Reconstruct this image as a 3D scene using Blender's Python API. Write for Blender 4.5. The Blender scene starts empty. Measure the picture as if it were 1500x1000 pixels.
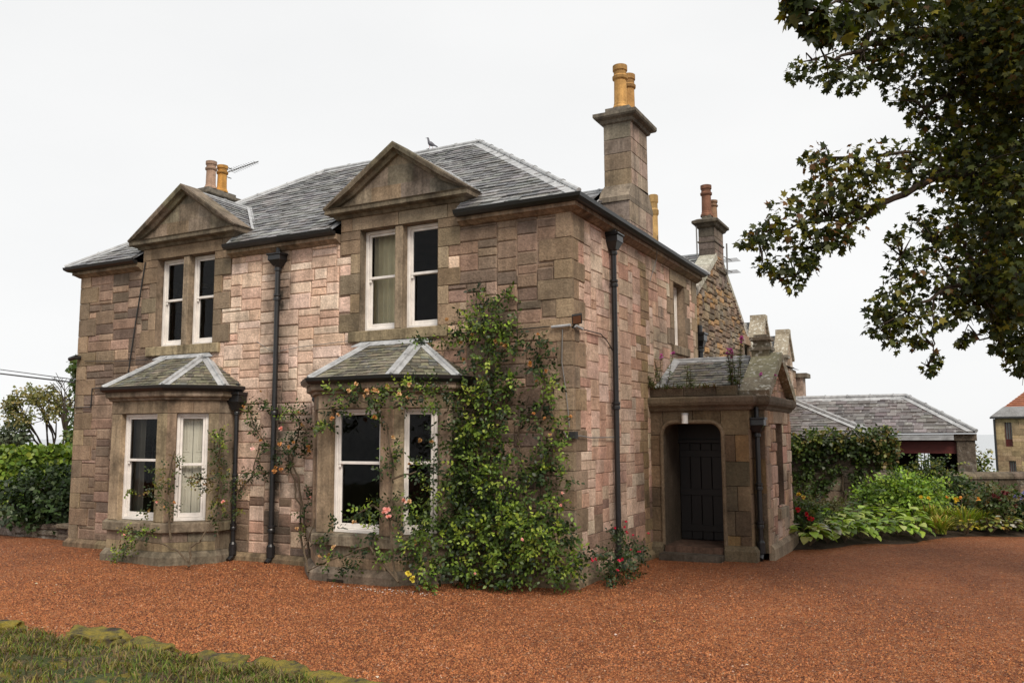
import bpy, math, random
import numpy as np
from mathutils import Vector, Matrix
R = random.Random(7)
NR = np.random.default_rng(11)
SC = bpy.context.scene
COL = SC.collection
rad = math.radians

# ------------------------------------------------------------------ camera
FPX, YAW, PITCH, ROLL = 1240.996, 0.4821, 0.1110, -0.0048
CAM = np.array([4.9018, -11.2431, 2.2998])
_F = np.array([-math.sin(YAW)*math.cos(PITCH), math.cos(YAW)*math.cos(PITCH), math.sin(PITCH)])
_R0 = np.array([math.cos(YAW), math.sin(YAW), 0.0]); _U0 = np.cross(_R0, _F)
_R = _R0*math.cos(ROLL) + _U0*math.sin(ROLL); _U = -_R0*math.sin(ROLL) + _U0*math.cos(ROLL)
cam = bpy.data.cameras.new('camera'); camo = bpy.data.objects.new('camera', cam); COL.objects.link(camo)
cam.sensor_width = 36; cam.lens = FPX/1500*36; cam.clip_end = 30000; cam.clip_start = 0.1
M = Matrix.Identity(4)
for i in range(3):
    M[i][0] = _R[i]; M[i][1] = _U[i]; M[i][2] = -_F[i]; M[i][3] = CAM[i]
camo.matrix_world = M
SC.camera = camo

def ray(u, v): return _F + _R*(u-750)/FPX - _U*(v-500)/FPX
def at(u, v, ax, val):                      # photo pixel -> point on the plane ax = val
    d = ray(u, v); i = 'xyz'.index(ax); t = (val-CAM[i])/d[i]
    return CAM + t*d
def atd(u, v, depth): return CAM + ray(u, v)*depth

# ------------------------------------------------------------------ world, sun, exposure
SUN_EL, SUN_AZ = rad(45), rad(130)          # azimuth from +y, clockwise
w = bpy.data.worlds.new('World'); SC.world = w; w.use_nodes = True
nt = w.node_tree; nt.nodes.clear()
out = nt.nodes.new('ShaderNodeOutputWorld'); bg = nt.nodes.new('ShaderNodeBackground')
sky = nt.nodes.new('ShaderNodeTexSky'); sky.sky_type = 'NISHITA'; sky.sun_disc = False
sky.sun_elevation = SUN_EL; sky.sun_rotation = SUN_AZ
hs = nt.nodes.new('ShaderNodeHueSaturation'); hs.inputs['Saturation'].default_value = 0.12
mx = nt.nodes.new('ShaderNodeMix'); mx.data_type = 'RGBA'; mx.inputs[0].default_value = 0.88
mx.inputs[7].default_value = (9.1, 9.2, 9.3, 1)
tcw = nt.nodes.new('ShaderNodeTexCoord'); mpw = nt.nodes.new('ShaderNodeMapping'); mpw.inputs['Scale'].default_value = (1, 1, 2.6)
cn = nt.nodes.new('ShaderNodeTexNoise'); cn.inputs['Scale'].default_value = 1.6; cn.inputs['Detail'].default_value = 5; cn.inputs['Roughness'].default_value = .5
cr = nt.nodes.new('ShaderNodeValToRGB'); cr.color_ramp.elements[0].position = .3; cr.color_ramp.elements[1].position = .68
cr.color_ramp.elements[0].color = (8.9, 8.98, 9.02, 1); cr.color_ramp.elements[1].color = (9.7, 9.72, 9.7, 1)
nt.links.new(tcw.outputs['Generated'], mpw.inputs[0]); nt.links.new(mpw.outputs[0], cn.inputs['Vector']); nt.links.new(cn.outputs[0], cr.inputs[0]); nt.links.new(cr.outputs[0], mx.inputs[7])
nt.links.new(sky.outputs[0], hs.inputs['Color']); nt.links.new(hs.outputs[0], mx.inputs[6])
nt.links.new(mx.outputs[2], bg.inputs[0]); nt.links.new(bg.outputs[0], out.inputs[0])
bg.inputs[1].default_value = 0.10
sl = bpy.data.lights.new('sun', 'SUN'); sl.energy = 3.2; sl.angle = rad(24); sl.color = (1.0, 0.90, 0.78)
so = bpy.data.objects.new('sun', sl); COL.objects.link(so)
_sd = Vector((math.sin(SUN_AZ)*math.cos(SUN_EL), math.cos(SUN_AZ)*math.cos(SUN_EL), math.sin(SUN_EL)))
so.rotation_euler = _sd.to_track_quat('Z', 'Y').to_euler(); so.location = (6, -20, 30)
SC.view_settings.view_transform = 'Standard'; SC.view_settings.look = 'None'
SC.view_settings.exposure = 0.08; SC.view_settings.gamma = 1.0

# ------------------------------------------------------------------ materials
def mat(name):
    m = bpy.data.materials.new(name); m.use_nodes = True
    n = m.node_tree.nodes; l = m.node_tree.links
    return m, n, l, n['Principled BSDF']
def nd(n, t, **k):
    x = n.new(t)
    for a, b in k.items(): setattr(x, a, b)
    return x
def noise(n, l, co, scale, detail=6, rough=.6, dim=None):
    t = n.new('ShaderNodeTexNoise'); t.inputs['Scale'].default_value = scale
    t.inputs['Detail'].default_value = detail; t.inputs['Roughness'].default_value = rough
    l.new(co, t.inputs['Vector']); return t.outputs[0]
def ramp(n, l, f, stops):
    r = n.new('ShaderNodeValToRGB'); e = r.color_ramp.elements
    while len(e) < len(stops): e.new(0.5)
    for i, (p, c) in enumerate(stops):
        e[i].position = p; e[i].color = (*c, 1) if len(c) == 3 else c
    l.new(f, r.inputs[0]); return r.outputs[0]
def mixc(n, l, a, b, f, mode='MIX'):
    x = n.new('ShaderNodeMix'); x.data_type = 'RGBA'; x.blend_type = mode
    for s, v in ((0, f), (6, a), (7, b)):
        if isinstance(v, (int, float)): x.inputs[s].default_value = v
        elif isinstance(v, tuple): x.inputs[s].default_value = (*v, 1)
        else: l.new(v, x.inputs[s])
    return x.outputs[2]
def mathn(n, l, op, a, b=None):
    x = n.new('ShaderNodeMath'); x.operation = op
    for i, v in enumerate((a, b)):
        if v is None: continue
        if isinstance(v, (int, float)): x.inputs[i].default_value = v
        else: l.new(v, x.inputs[i])
    return x.outputs[0]
def bump(n, l, p, h, strength, dist):
    b = n.new('ShaderNodeBump'); b.inputs['Strength'].default_value = strength; b.inputs['Distance'].default_value = dist
    l.new(h, b.inputs['Height']); l.new(b.outputs[0], p.inputs['Normal'])
def objco(n): return n.new('ShaderNodeTexCoord').outputs['Object']
def geoco(n): return n.new('ShaderNodeNewGeometry').outputs['Position']

def attr_mat(name, rough=.85, fine=40, coarse=3, lo=.62, hi=1.18, stain=None, bstr=.6, bdist=.01, spec=.3, lichen=None, streak=0, soot=None):
    m, n, l, p = mat(name); co = geoco(n)
    a = nd(n, 'ShaderNodeAttribute', attribute_name='col')
    f1 = noise(n, l, co, fine, 8, .7); f2 = noise(n, l, co, coarse, 5, .6)
    c = mixc(n, l, a.outputs['Color'], ramp(n, l, f1, [(.3, (lo,)*3), (.7, (hi,)*3)]), 1.0, 'MULTIPLY')
    c = mixc(n, l, c, ramp(n, l, f2, [(.32, (.72, .70, .68)), (.62, (1.1, 1.1, 1.1))]), 1.0, 'MULTIPLY')
    if stain:
        f3 = noise(n, l, co, stain[0], 6, .65)
        c = mixc(n, l, c, stain[1], ramp(n, l, f3, [(stain[2], (0, 0, 0)), (stain[2]+.16, (stain[3],)*3)]))
    if streak:
        mp = n.new('ShaderNodeMapping'); mp.inputs['Scale'].default_value = (7, 7, .55); l.new(co, mp.inputs[0])
        f5 = noise(n, l, mp.outputs[0], 1.0, 5, .6); c = mixc(n, l, c, ramp(n, l, f5, [(.36, (1-streak,)*3), (.62, (1.08,)*3)]), 1.0, 'MULTIPLY')
    if lichen:
        f4 = noise(n, l, co, lichen[0], 4, .5)
        c = mixc(n, l, c, lichen[1], ramp(n, l, f4, [(lichen[2], (0, 0, 0)), (lichen[2]+.05, (lichen[3],)*3)]))
    if soot is not None:                              # rain stain beside the front downpipe
        sx = n.new('ShaderNodeSeparateXYZ'); l.new(co, sx.inputs[0]); ab = mathn(n, l, 'ABSOLUTE', mathn(n, l, 'ADD', sx.outputs[0], -soot))
        mr = n.new('ShaderNodeMapRange'); mr.inputs[1].default_value = .06; mr.inputs[2].default_value = .50; mr.inputs[3].default_value = 1.0; mr.inputs[4].default_value = 0; l.new(ab, mr.inputs[0])
        c = mixc(n, l, c, (.05, .04, .03), mathn(n, l, 'MULTIPLY', mr.outputs[0], ramp(n, l, noise(n, l, co, 2.2, 6, .6), [(.3, (.25,)*3), (.6, (1, 1, 1))])))
    l.new(c, p.inputs['Base Color']); p.inputs['Roughness'].default_value = rough
    p.inputs['Specular IOR Level'].default_value = spec
    h = mathn(n, l, 'ADD', f1, noise(n, l, co, fine*.3, 5, .6))
    bump(n, l, p, h, bstr, bdist); return m

def plain(name, col, rough=.6, metal=0, var=.15, scale=20, bstr=.15, bdist=.004, spec=.5):
    m, n, l, p = mat(name); co = geoco(n); f = noise(n, l, co, scale)
    c0 = tuple(x*(1-var) for x in col); c1 = tuple(min(1, x*(1+var)) for x in col)
    l.new(ramp(n, l, f, [(.3, c0), (.7, c1)]), p.inputs['Base Color'])
    p.inputs['Roughness'].default_value = rough; p.inputs['Metallic'].default_value = metal
    p.inputs['Specular IOR Level'].default_value = spec
    if bstr: bump(n, l, p, f, bstr, bdist)
    return m

def leaf_mat(name, trans=.3, rough=.45, spec=.35):
    m, n, l, p = mat(name)
    a = nd(n, 'ShaderNodeAttribute', attribute_name='col')
    l.new(a.outputs['Color'], p.inputs['Base Color']); p.inputs['Roughness'].default_value = rough
    p.inputs['Specular IOR Level'].default_value = spec
    t = n.new('ShaderNodeBsdfTranslucent'); tc = mixc(n, l, a.outputs['Color'], (1.3, 1.35, .5), 1.0, 'MULTIPLY')
    l.new(tc, t.inputs[0])
    ms = n.new('ShaderNodeMixShader'); ms.inputs[0].default_value = trans
    l.new(p.outputs[0], ms.inputs[1]); l.new(t.outputs[0], ms.inputs[2]); l.new(ms.outputs[0], n['Material Output'].inputs[0])
    return m

MT = {}
MT['rubble'] = attr_mat('rubble_stone', .9, 30, 2.0, .62, 1.30, (1.1, (.055, .042, .03), .53, .62), 1.0, .018, streak=.16, soot=-5.6)
MT['dressed'] = attr_mat('dressed_stone', .88, 24, 3.0, .66, 1.2, (1.7, (.045, .034, .022), .53, .75), .6, .01, streak=.42)
MT['old_rubble'] = attr_mat('old_rubble_stone', .92, 22, 4, .5, 1.3, (2.4, (.42, .40, .36), .56, .6), 1.0, .03)
MT['skew'] = attr_mat('lichened_coping_stone', .9, 24, 4, .6, 1.25, None, .6, .01, .3, (13, (.55, .54, .48), .57, .75))
MT['slate'] = attr_mat('roof_slate', .36, 30, 1.6, .6, 1.3, None, .35, .004, .6, (9, (.36, .36, .35), .60, .55))
MT['slate_moss'] = attr_mat('weathered_slate', .5, 30, 2.5, .6, 1.3, None, .4, .005, .5, (12, (.24, .24, .15), .56, .6))
MT['mortar'] = plain('lime_mortar', (.30, .215, .16), .95, 0, .3, 12, .4, .01, .2)
MT['mortar_dark'] = plain('dark_mortar', (.10, .08, .065), .95, 0, .3, 12, .4, .01, .2)
MT['lead'] = plain('lead_sheet', (.34, .35, .36), .5, .0, .35, 6, .2, .006)
MT['iron'] = plain('black_painted_iron', (.012, .012, .013), .35, 0, .3, 14, .2, .003)
MT['white'] = plain('white_paint', (.74, .70, .66), .45, 0, .15, 5, .08, .003)
MT['tanpaint'] = plain('brown_painted_timber', (.30, .20, .14), .5, 0, .15, 9, .1, .003)
MT['shutter'] = plain('cream_shutter_paint', (.62, .58, .50), .5, 0, .05, 5, .05, .002)
MT['curtain'] = plain('cream_curtain_cloth', (.66, .58, .40), .9, 0, .10, 5, .1, .004)
MT['grey_curtain'] = plain('grey_curtain_cloth', (.20, .18, .15), .9, 0, .12, 5, .1, .004)
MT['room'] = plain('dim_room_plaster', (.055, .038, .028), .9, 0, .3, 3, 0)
MT['door'] = plain('dark_timber_door', (.006, .004, .0035), .55, 0, .3, 10, .2, .004)
MT['pot'] = attr_mat('clay_pot', .8, 30, 5, .7, 1.12, (6, (.10, .07, .045), .57, .6), .3, .004, streak=.35)
MT['cable'] = plain('grey_cable', (.16, .16, .16), .6, 0, .1, 10, 0)
MT['black_cable'] = plain('black_cable', (.015, .015, .015), .5, 0, .1, 10, 0)
MT['plastic'] = plain('white_plastic', (.75, .75, .73), .35, 0, .04, 10, 0)
MT['black_plastic'] = plain('black_plastic', (.02, .02, .02), .4, 0, .1, 10, 0)
MT['leaf'] = leaf_mat('leaf', .28); MT['tree_leaf'] = leaf_mat('sycamore_leaf', .30, .5, .25); MT['grass'] = leaf_mat('grass_blade', .25, .6, .2)
MT['petal'] = leaf_mat('petal', .25, .6, .2)
MT['bark'] = plain('bark', (.045, .034, .025), .95, 0, .35, 18, .8, .02, .2)
MT['stem'] = plain('woody_stem', (.10, .075, .05), .9, 0, .3, 30, .4, .004, .2)
MT['redbeam'] = plain('dark_red_timber', (.10, .016, .012), .6, 0, .2, 8, .1, .004)
MT['tile'] = attr_mat('red_clay_tile', .8, 14, 2, .7, 1.15, None, .5, .02)
MT['soil'] = plain('dark_soil', (.045, .032, .022), .95, 0, .5, 14, .9, .03, .2)

def glass_mat():
    m, n, l, p = mat('window_glass'); n.remove(p)
    tr = n.new('ShaderNodeBsdfTransparent'); tr.inputs[0].default_value = (.9, .92, .9, 1)
    gl = n.new('ShaderNodeBsdfGlossy'); gl.inputs['Roughness'].default_value = .03
    fr = n.new('ShaderNodeFresnel'); fr.inputs['IOR'].default_value = 1.27
    ms = n.new('ShaderNodeMixShader'); l.new(fr.outputs[0], ms.inputs[0]); l.new(tr.outputs[0], ms.inputs[1]); l.new(gl.outputs[0], ms.inputs[2])
    co = geoco(n); b = n.new('ShaderNodeBump'); b.inputs['Strength'].default_value = .08; b.inputs['Distance'].default_value = .02
    l.new(noise(n, l, co, 2.5, 2), b.inputs['Height']); l.new(b.outputs[0], gl.inputs['Normal'])
    l.new(ms.outputs[0], n['Material Output'].inputs[0]); return m
MT['glass'] = glass_mat()

def gravel_mat():
    m, n, l, p = mat('red_gravel'); co = geoco(n)
    def vor(s, feat='F1'):
        v = n.new('ShaderNodeTexVoronoi'); v.inputs['Scale'].default_value = s; v.feature = feat; l.new(co, v.inputs['Vector']); return v
    v1 = vor(46); v2 = vor(80)
    sep = n.new('ShaderNodeSeparateColor'); l.new(v1.outputs['Color'], sep.inputs[0])
    sep2 = n.new('ShaderNodeSeparateColor'); l.new(v2.outputs['Color'], sep2.inputs[0])
    c1 = ramp(n, l, sep.outputs[0], [(0, (.10, .025, .012)), (.2, (.30, .085, .030)), (.55, (.46, .150, .052)), (.82, (.56, .235, .105)), (.97, (.68, .44, .30))])
    c2 = ramp(n, l, sep2.outputs[1], [(0, (.08, .022, .012)), (.4, (.38, .115, .04)), (.9, (.54, .19, .075))])
    c = mixc(n, l, c1, c2, .45)
    big = noise(n, l, co, .55, 4, .6)
    c = mixc(n, l, c, ramp(n, l, big, [(.3, (.70, .66, .64)), (.7, (1.16, 1.13, 1.06))]), 1.0, 'MULTIPLY')
    mid = noise(n, l, co, 7, 4, .7)
    c = mixc(n, l, c, ramp(n, l, mid, [(.3, (.78, .77, .76)), (.65, (1.1, 1.1, 1.1))]), 1.0, 'MULTIPLY')
    c = mixc(n, l, c, (.72, .75, .73), 1.0, 'MULTIPLY')
    l.new(c, p.inputs['Base Color']); p.inputs['Roughness'].default_value = .85; p.inputs['Specular IOR Level'].default_value = .25
    h = mathn(n, l, 'ADD', v1.outputs['Distance'], mathn(n, l, 'MULTIPLY', v2.outputs['Distance'], .6))
    h = mathn(n, l, 'MULTIPLY', h, -1.0)
    bump(n, l, p, h, 1.0, .03); return m
MT['gravel'] = gravel_mat()
def grass_ground():
    m, n, l, p = mat('turf'); co = geoco(n)
    f = noise(n, l, co, 3.5, 8, .7); g = noise(n, l, co, 40, 4, .7)
    c = ramp(n, l, f, [(.3, (.03, .045, .012)), (.5, (.055, .08, .02)), (.7, (.11, .10, .04))])
    c = mixc(n, l, c, ramp(n, l, g, [(.3, (.6,)*3), (.7, (1.25,)*3)]), 1.0, 'MULTIPLY')
    l.new(c, p.inputs['Base Color']); p.inputs['Roughness'].default_value = .95; bump(n, l, p, g, .8, .03); return m
MT['turf'] = grass_ground()
def bank_mat():
    m, n, l, p = mat('mossy_turf'); co = geoco(n)
    f = noise(n, l, co, 2.6, 7, .7); g = noise(n, l, co, 45, 5, .7); k = noise(n, l, co, 6, 5, .6)
    c = ramp(n, l, f, [(.30, (.07, .05, .03)), (.45, (.10, .085, .035)), (.52, (.07, .09, .02)), (.62, (.05, .07, .018)), (.75, (.12, .10, .04))])
    c = mixc(n, l, c, (.26, .20, .02), ramp(n, l, k, [(.55, (0, 0, 0)), (.63, (.85,)*3)]))
    c = mixc(n, l, c, ramp(n, l, g, [(.3, (.45,)*3), (.7, (1.3,)*3)]), 1.0, 'MULTIPLY')
    l.new(c, p.inputs['Base Color']); p.inputs['Roughness'].default_value = .95; bump(n, l, p, g, 1.0, .04); return m
MT['bank'] = bank_mat()
def moss_mat():
    m, n, l, p = mat('mossy_stone'); co = geoco(n)
    f = noise(n, l, co, 5, 6, .65); g = noise(n, l, co, 60, 5, .7)
    c = ramp(n, l, f, [(.38, (.045, .032, .022)), (.46, (.13, .11, .02)), (.58, (.25, .19, .02)), (.70, (.17, .15, .03))])
    c = mixc(n, l, c, ramp(n, l, g, [(.3, (.55,)*3), (.7, (1.25,)*3)]), 1.0, 'MULTIPLY')
    l.new(c, p.inputs['Base Color']); p.inputs['Roughness'].default_value = .95; bump(n, l, p, g, 1.0, .02); return m
MT['moss'] = moss_mat()
def sea_mat():
    m, n, l, p = mat('sea_water'); p.inputs['Base Color'].default_value = (.30, .33, .35, 1); p.inputs['Roughness'].default_value = .25
    co = geoco(n); bump(n, l, p, noise(n, l, co, .05, 4), .1, .5); return m
MT['sea'] = sea_mat()

# ------------------------------------------------------------------ building blocks
ORG = {}
def tag(o, label=None, cat=None, group=None, kind=None):
    for k, v in (('label', label), ('category', cat), ('group', group), ('kind', kind)):
        if v: o[k] = v
    return o
def thing(name, loc, label, cat, group=None):
    o = bpy.data.objects.new(name, None); COL.objects.link(o); o.location = tuple(float(x) for x in loc)
    o.empty_display_size = .2; ORG[o.name] = np.array(loc, float); return tag(o, label, cat, group)
def finish(me, name, material, parent, base=None):
    o = bpy.data.objects.new(name, me); COL.objects.link(o); me.materials.append(material)
    if parent is not None:
        o.parent = parent; ORG[o.name] = ORG[parent.name]
    else:
        b = np.array(base if base is not None else (0, 0, 0), float); o.location = tuple(b); ORG[o.name] = b
    return o
class MB:
    def __init__(s): s.v = []; s.f = []; s.c = []
    def add(s, vs, fs, col=(.5, .5, .5)):
        b = len(s.v); s.v.extend([tuple(float(t) for t in x) for x in vs]); s.f.extend([tuple(i+b for i in f) for f in fs]); s.c.extend([col]*len(fs))
    def poly(s, vs, col=(.5, .5, .5)): s.add(vs, [tuple(range(len(vs)))], col)
    def box(s, x0, x1, y0, y1, z0, z1, col=(.5, .5, .5)):
        v = [(x, y, z) for z in (z0, z1) for y in (y0, y1) for x in (x0, x1)]
        s.add(v, [(0, 2, 3, 1), (4, 5, 7, 6), (0, 1, 5, 4), (2, 6, 7, 3), (0, 4, 6, 2), (1, 3, 7, 5)], col)
    def hexa(s, b, t, col=(.5, .5, .5)):         # two quads, bottom and top
        s.add(list(b)+list(t), [(3, 2, 1, 0), (4, 5, 6, 7)]+[(i, (i+1) % 4, (i+1) % 4+4, i+4) for i in range(4)], col)
    def prism(s, pts, vec, col=(.5, .5, .5)):
        n = len(pts); vec = np.array(vec); q = [np.array(p)+vec for p in pts]
        s.add(list(pts)+q, [tuple(range(n))[::-1], tuple(range(n, 2*n))]+[(i, (i+1) % n, (i+1) % n+n, i+n) for i in range(n)], col)
    def fbox(s, fr, u0, u1, v0, v1, d0, d1, col=(.5, .5, .5), bev=0.0):
        if bev <= 0:
            P = [fr(u, v, d) for d in (d0, d1) for v in (v0, v1) for u in (u0, u1)]
            s.add(P, [(0, 2, 3, 1), (4, 5, 7, 6), (0, 1, 5, 4), (2, 6, 7, 3), (0, 4, 6, 2), (1, 3, 7, 5)], col); return
        b = bev
        P = [fr(u0, v0, d0), fr(u1, v0, d0), fr(u1, v1, d0), fr(u0, v1, d0),
             fr(u0, v0, d1-b), fr(u1, v0, d1-b), fr(u1, v1, d1-b), fr(u0, v1, d1-b),
             fr(u0+b, v0+b, d1), fr(u1-b, v0+b, d1), fr(u1-b, v1-b, d1), fr(u0+b, v1-b, d1)]
        s.add(P, [(0, 3, 2, 1)]+[(i, (i+1) % 4, (i+1) % 4+4, i+4) for i in range(4)]+[(i+4, (i+1) % 4+4, (i+1) % 4+8, i+8) for i in range(4)]+[(8, 9, 10, 11)], col)
    def tube(s, pts, r, n=8, col=(.5, .5, .5), cap=True):
        pts = [np.array(p, float) for p in pts]; k = len(pts)
        rs = [r]*k if isinstance(r, (int, float)) else list(r)
        vs = []; prev = None
        for i, p in enumerate(pts):
            t = pts[min(i+1, k-1)]-pts[max(i-1, 0)]; t = t/(np.linalg.norm(t)+1e-9)
            if prev is None:
                a = np.array([0, 0, 1.]) if abs(t[2]) < .9 else np.array([1., 0, 0]); e = np.cross(t, a)
            else: e = prev-t*np.dot(prev, t)
            e /= np.linalg.norm(e)+1e-9; prev = e; g = np.cross(t, e)
            for j in range(n):
                a = 2*math.pi*j/n; vs.append(p+rs[i]*(math.cos(a)*e+math.sin(a)*g))
        fs = [(i*n+j, i*n+(j+1) % n, (i+1)*n+(j+1) % n, (i+1)*n+j) for i in range(k-1) for j in range(n)]
        if cap: fs += [tuple(range(n))[::-1], tuple((k-1)*n+j for j in range(n))]
        s.add(vs, fs, col)
    def lathe(s, o, prof, n=16, col=(.5, .5, .5), cols=None):
        o = np.array(o, float)
        for i in range(len(prof)-1):
            (r0, z0), (r1, z1) = prof[i], prof[i+1]; c = cols[i] if cols else col
            a = [2*math.pi*j/n for j in range(n)]
            vs = [o+np.array([r0*math.cos(t), r0*math.sin(t), z0]) for t in a]+[o+np.array([r1*math.cos(t), r1*math.sin(t), z1]) for t in a]
            s.add(vs, [(j, (j+1) % n, (j+1) % n+n, j+n) for j in range(n)], c)
    def build(s, name, material, parent=None, smooth=False, base=None, weld=False):
        me = bpy.data.meshes.new(name)
        org = ORG[parent.name] if parent is not None else np.array(base if base is not None else (0, 0, 0), float)
        v = np.array(s.v, float)-org
        me.from_pydata(v.tolist(), [], s.f); me.update()
        a = me.attributes.new('col', 'FLOAT_COLOR', 'FACE')
        c = np.ones((len(s.f), 4)); c[:, :3] = np.array(s.c)[:, :3]; a.data.foreach_set('color', c.ravel())
        if smooth: me.polygons.foreach_set('use_smooth', [True]*len(s.f))
        return finish(me, name, material, parent, base)

class Leaves:                                   # batches of k-gon leaves
    def __init__(s): s.V = []; s.K = []; s.C = []
    def add(s, pos, dr, nm, size, tpl, col):
        pos = np.asarray(pos, float); n = len(pos); tpl = np.asarray(tpl, float)
        dr = dr/(np.linalg.norm(dr, axis=1, keepdims=True)+1e-9)
        sd = np.cross(dr, nm); sd /= np.linalg.norm(sd, axis=1, keepdims=True)+1e-9
        nm = np.cross(sd, dr); size = np.broadcast_to(np.asarray(size, float), (n,))[:, None, None]
        v = pos[:, None, :]+size*(tpl[None, :, 0:1]*sd[:, None, :]+tpl[None, :, 1:2]*dr[:, None, :]+tpl[None, :, 2:3]*nm[:, None, :])
        s.V.append(v.reshape(-1, 3)); s.K.append((n, len(tpl))); s.C.append(np.asarray(col, float))
    def build(s, name, material, parent=None, base=None):
        V = np.concatenate(s.V); org = ORG[parent.name] if parent is not None else np.array(base if base is not None else (0, 0, 0), float)
        V = V-org; C = np.concatenate(s.C)
        cnt = np.concatenate([np.full(n, k) for n, k in s.K]); st = np.concatenate([[0], np.cumsum(cnt)[:-1]])
        me = bpy.data.meshes.new(name); me.vertices.add(len(V)); me.vertices.foreach_set('co', V.ravel())
        me.loops.add(len(V)); me.loops.foreach_set('vertex_index', np.arange(len(V), dtype=np.int32))
        me.polygons.add(len(cnt)); me.polygons.foreach_set('loop_start', st.astype(np.int32))
        me.update(calc_edges=True)
        a = me.attributes.new('col', 'FLOAT_COLOR', 'FACE'); c = np.ones((len(cnt), 4)); c[:, :3] = np.clip(C, 0, 1)
        a.data.foreach_set('color', c.ravel().astype(np.float32))
        return finish(me, name, material, parent, base)

def frame(o, u, n):
    o = np.array(o, float); u = np.array(u, float); u = u/np.linalg.norm(u); n = np.array(n, float); n = n/np.linalg.norm(n); z = np.array([0, 0, 1.])
    f = lambda a, b, c: o+u*a+z*b+n*c
    f.o, f.u, f.n = o, u, n
    return f
def jit(c, a=.12, hue=.05):
    k = 1+R.uniform(-a, a); return tuple(max(0, x*k*(1+R.uniform(-hue, hue))) for x in c)
def pick(pal): return jit(R.choice(pal))

def moulding(mb, path, prof, col=(.5, .5, .5), seg=None, caps=True):
    # path: xy(z ignored) polyline, outside on its right-hand side; prof: (d, z) outline
    P = [np.array(p[:2], float) for p in path]; n = len(P); offs = []
    for i in range(n):
        ns = []
        for a, b in ((i-1, i), (i, i+1)):
            if 0 <= a and b < n:
                t = P[b]-P[a]; t /= np.linalg.norm(t); ns.append(np.array([t[1], -t[0]]))
        if len(ns) == 1: m = ns[0]
        else:
            m = ns[0]+ns[1]; m /= np.dot(m, ns[0])
        offs.append(m)
    k = len(prof)
    for i in range(n-1):
        L = np.linalg.norm(P[i+1]-P[i]); ns = max(1, int(round(L/seg))) if seg else 1
        for q in range(ns):
            a, b = q/ns, (q+1)/ns
            vs = []
            for t in (a, b):
                p = P[i]*(1-t)+P[i+1]*t; o = offs[i]*(1-t)+offs[i+1]*t
                vs += [(p[0]+o[0]*d, p[1]+o[1]*d, z) for d, z in prof]
            fs = [(j, (j+1) % k, (j+1) % k+k, j+k) for j in range(k)]
            if caps and i == 0 and q == 0: fs.append(tuple(range(k)))
            if caps and i == n-2 and q == ns-1: fs.append(tuple(range(k, 2*k)))
            mb.add(vs, fs, jit(col, .10, .03) if seg else col)

def masonry(mb, fr, U0, U1, V0, V1, openings, dressed, pal, cell=.075, hs=(2, 2, 3, 3, 4), ws=(3, 9), proud=.02, bev=.012, jt=.009, inside=None, rough=.016):
    nx = max(1, int(round((U1-U0)/cell))); ny = max(1, int(round((V1-V0)/cell))); cx = (U1-U0)/nx; cy = (V1-V0)/ny
    occ = np.zeros((ny+1, nx+1), bool); occ[ny, :] = True; occ[:, nx] = True
    for j in range(ny):
        for i in range(nx):
            u, v = U0+(i+.5)*cx, V0+(j+.5)*cy
            if inside and not inside(u, v): occ[j, i] = True; continue
            for r in openings:
                if r[0] < u < r[1] and r[2] < v < r[3]: occ[j, i] = True
            for r in dressed:
                if r[0] < u < r[1] and r[2] < v < r[3]: occ[j, i] = True
    for j in range(ny):
        i = 0
        while i < nx:
            if occ[j, i]: i += 1; continue
            e = i
            while not occ[j, e]: e += 1
            free = e-i; wd = R.randint(*ws)
            if free-wd < 3: wd = free if free <= ws[1]+2 else free//2
            h = R.choice(hs); k = 1
            while k < h and not occ[j+k, i:i+wd].any(): k += 1
            if k == 1 and j+2 == ny and not occ[j+1, i:i+wd].any(): k = 2
            occ[j:j+k, i:i+wd] = True
            u0, u1, v0, v1 = U0+i*cx, U0+(i+wd)*cx, V0+j*cy, V0+(j+k)*cy
            d = proud+R.uniform(-rough, rough)*.6
            J = lambda: R.uniform(0, jt*.9)
            a0, a1, b0, b1 = u0+jt*.5+J()*.6, u1-jt*.5-J()*.6, v0+jt*.5+J()*.6, v1-jt*.5-J()*.6
            col = pal((u0+u1)/2, (v0+v1)/2)
            if a1-a0 > .05 and b1-b0 > .04:
                b = min(bev, (b1-b0)*.25)
                q = lambda: R.uniform(-.005, .005)
                P = [fr(a0, b0, -.03), fr(a1, b0, -.03), fr(a1, b1, -.03), fr(a0, b1, -.03)]
                P += [fr(a0+q(), b0+q(), d-b), fr(a1+q(), b0+q(), d-b), fr(a1+q(), b1+q(), d-b), fr(a0+q(), b1+q(), d-b)]
                P += [fr(a0+b*1.6, b0+b*1.3, d+q()), fr(a1-b*1.6, b0+b*1.3, d+q()), fr(a1-b*1.6, b1-b*1.3, d+q()), fr(a0+b*1.6, b1-b*1.3, d+q())]
                mb.add(P, [(t, (t+1) % 4, (t+1) % 4+4, t+4) for t in range(4)]+[(t+4, (t+1) % 4+4, (t+1) % 4+8, t+8) for t in range(4)]+[(8, 9, 10, 11)], col)
            i += wd
    return mb
def dressed_blocks(mb, fr, dressed, proud=.03, g=.004, bev=.006):
    for r in dressed:
        mb.fbox(fr, r[0]+g, r[1]-g, r[2]+g, r[3]-g, -.05, proud+(r[5] if len(r) > 5 else 0), r[4], bev)
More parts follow.
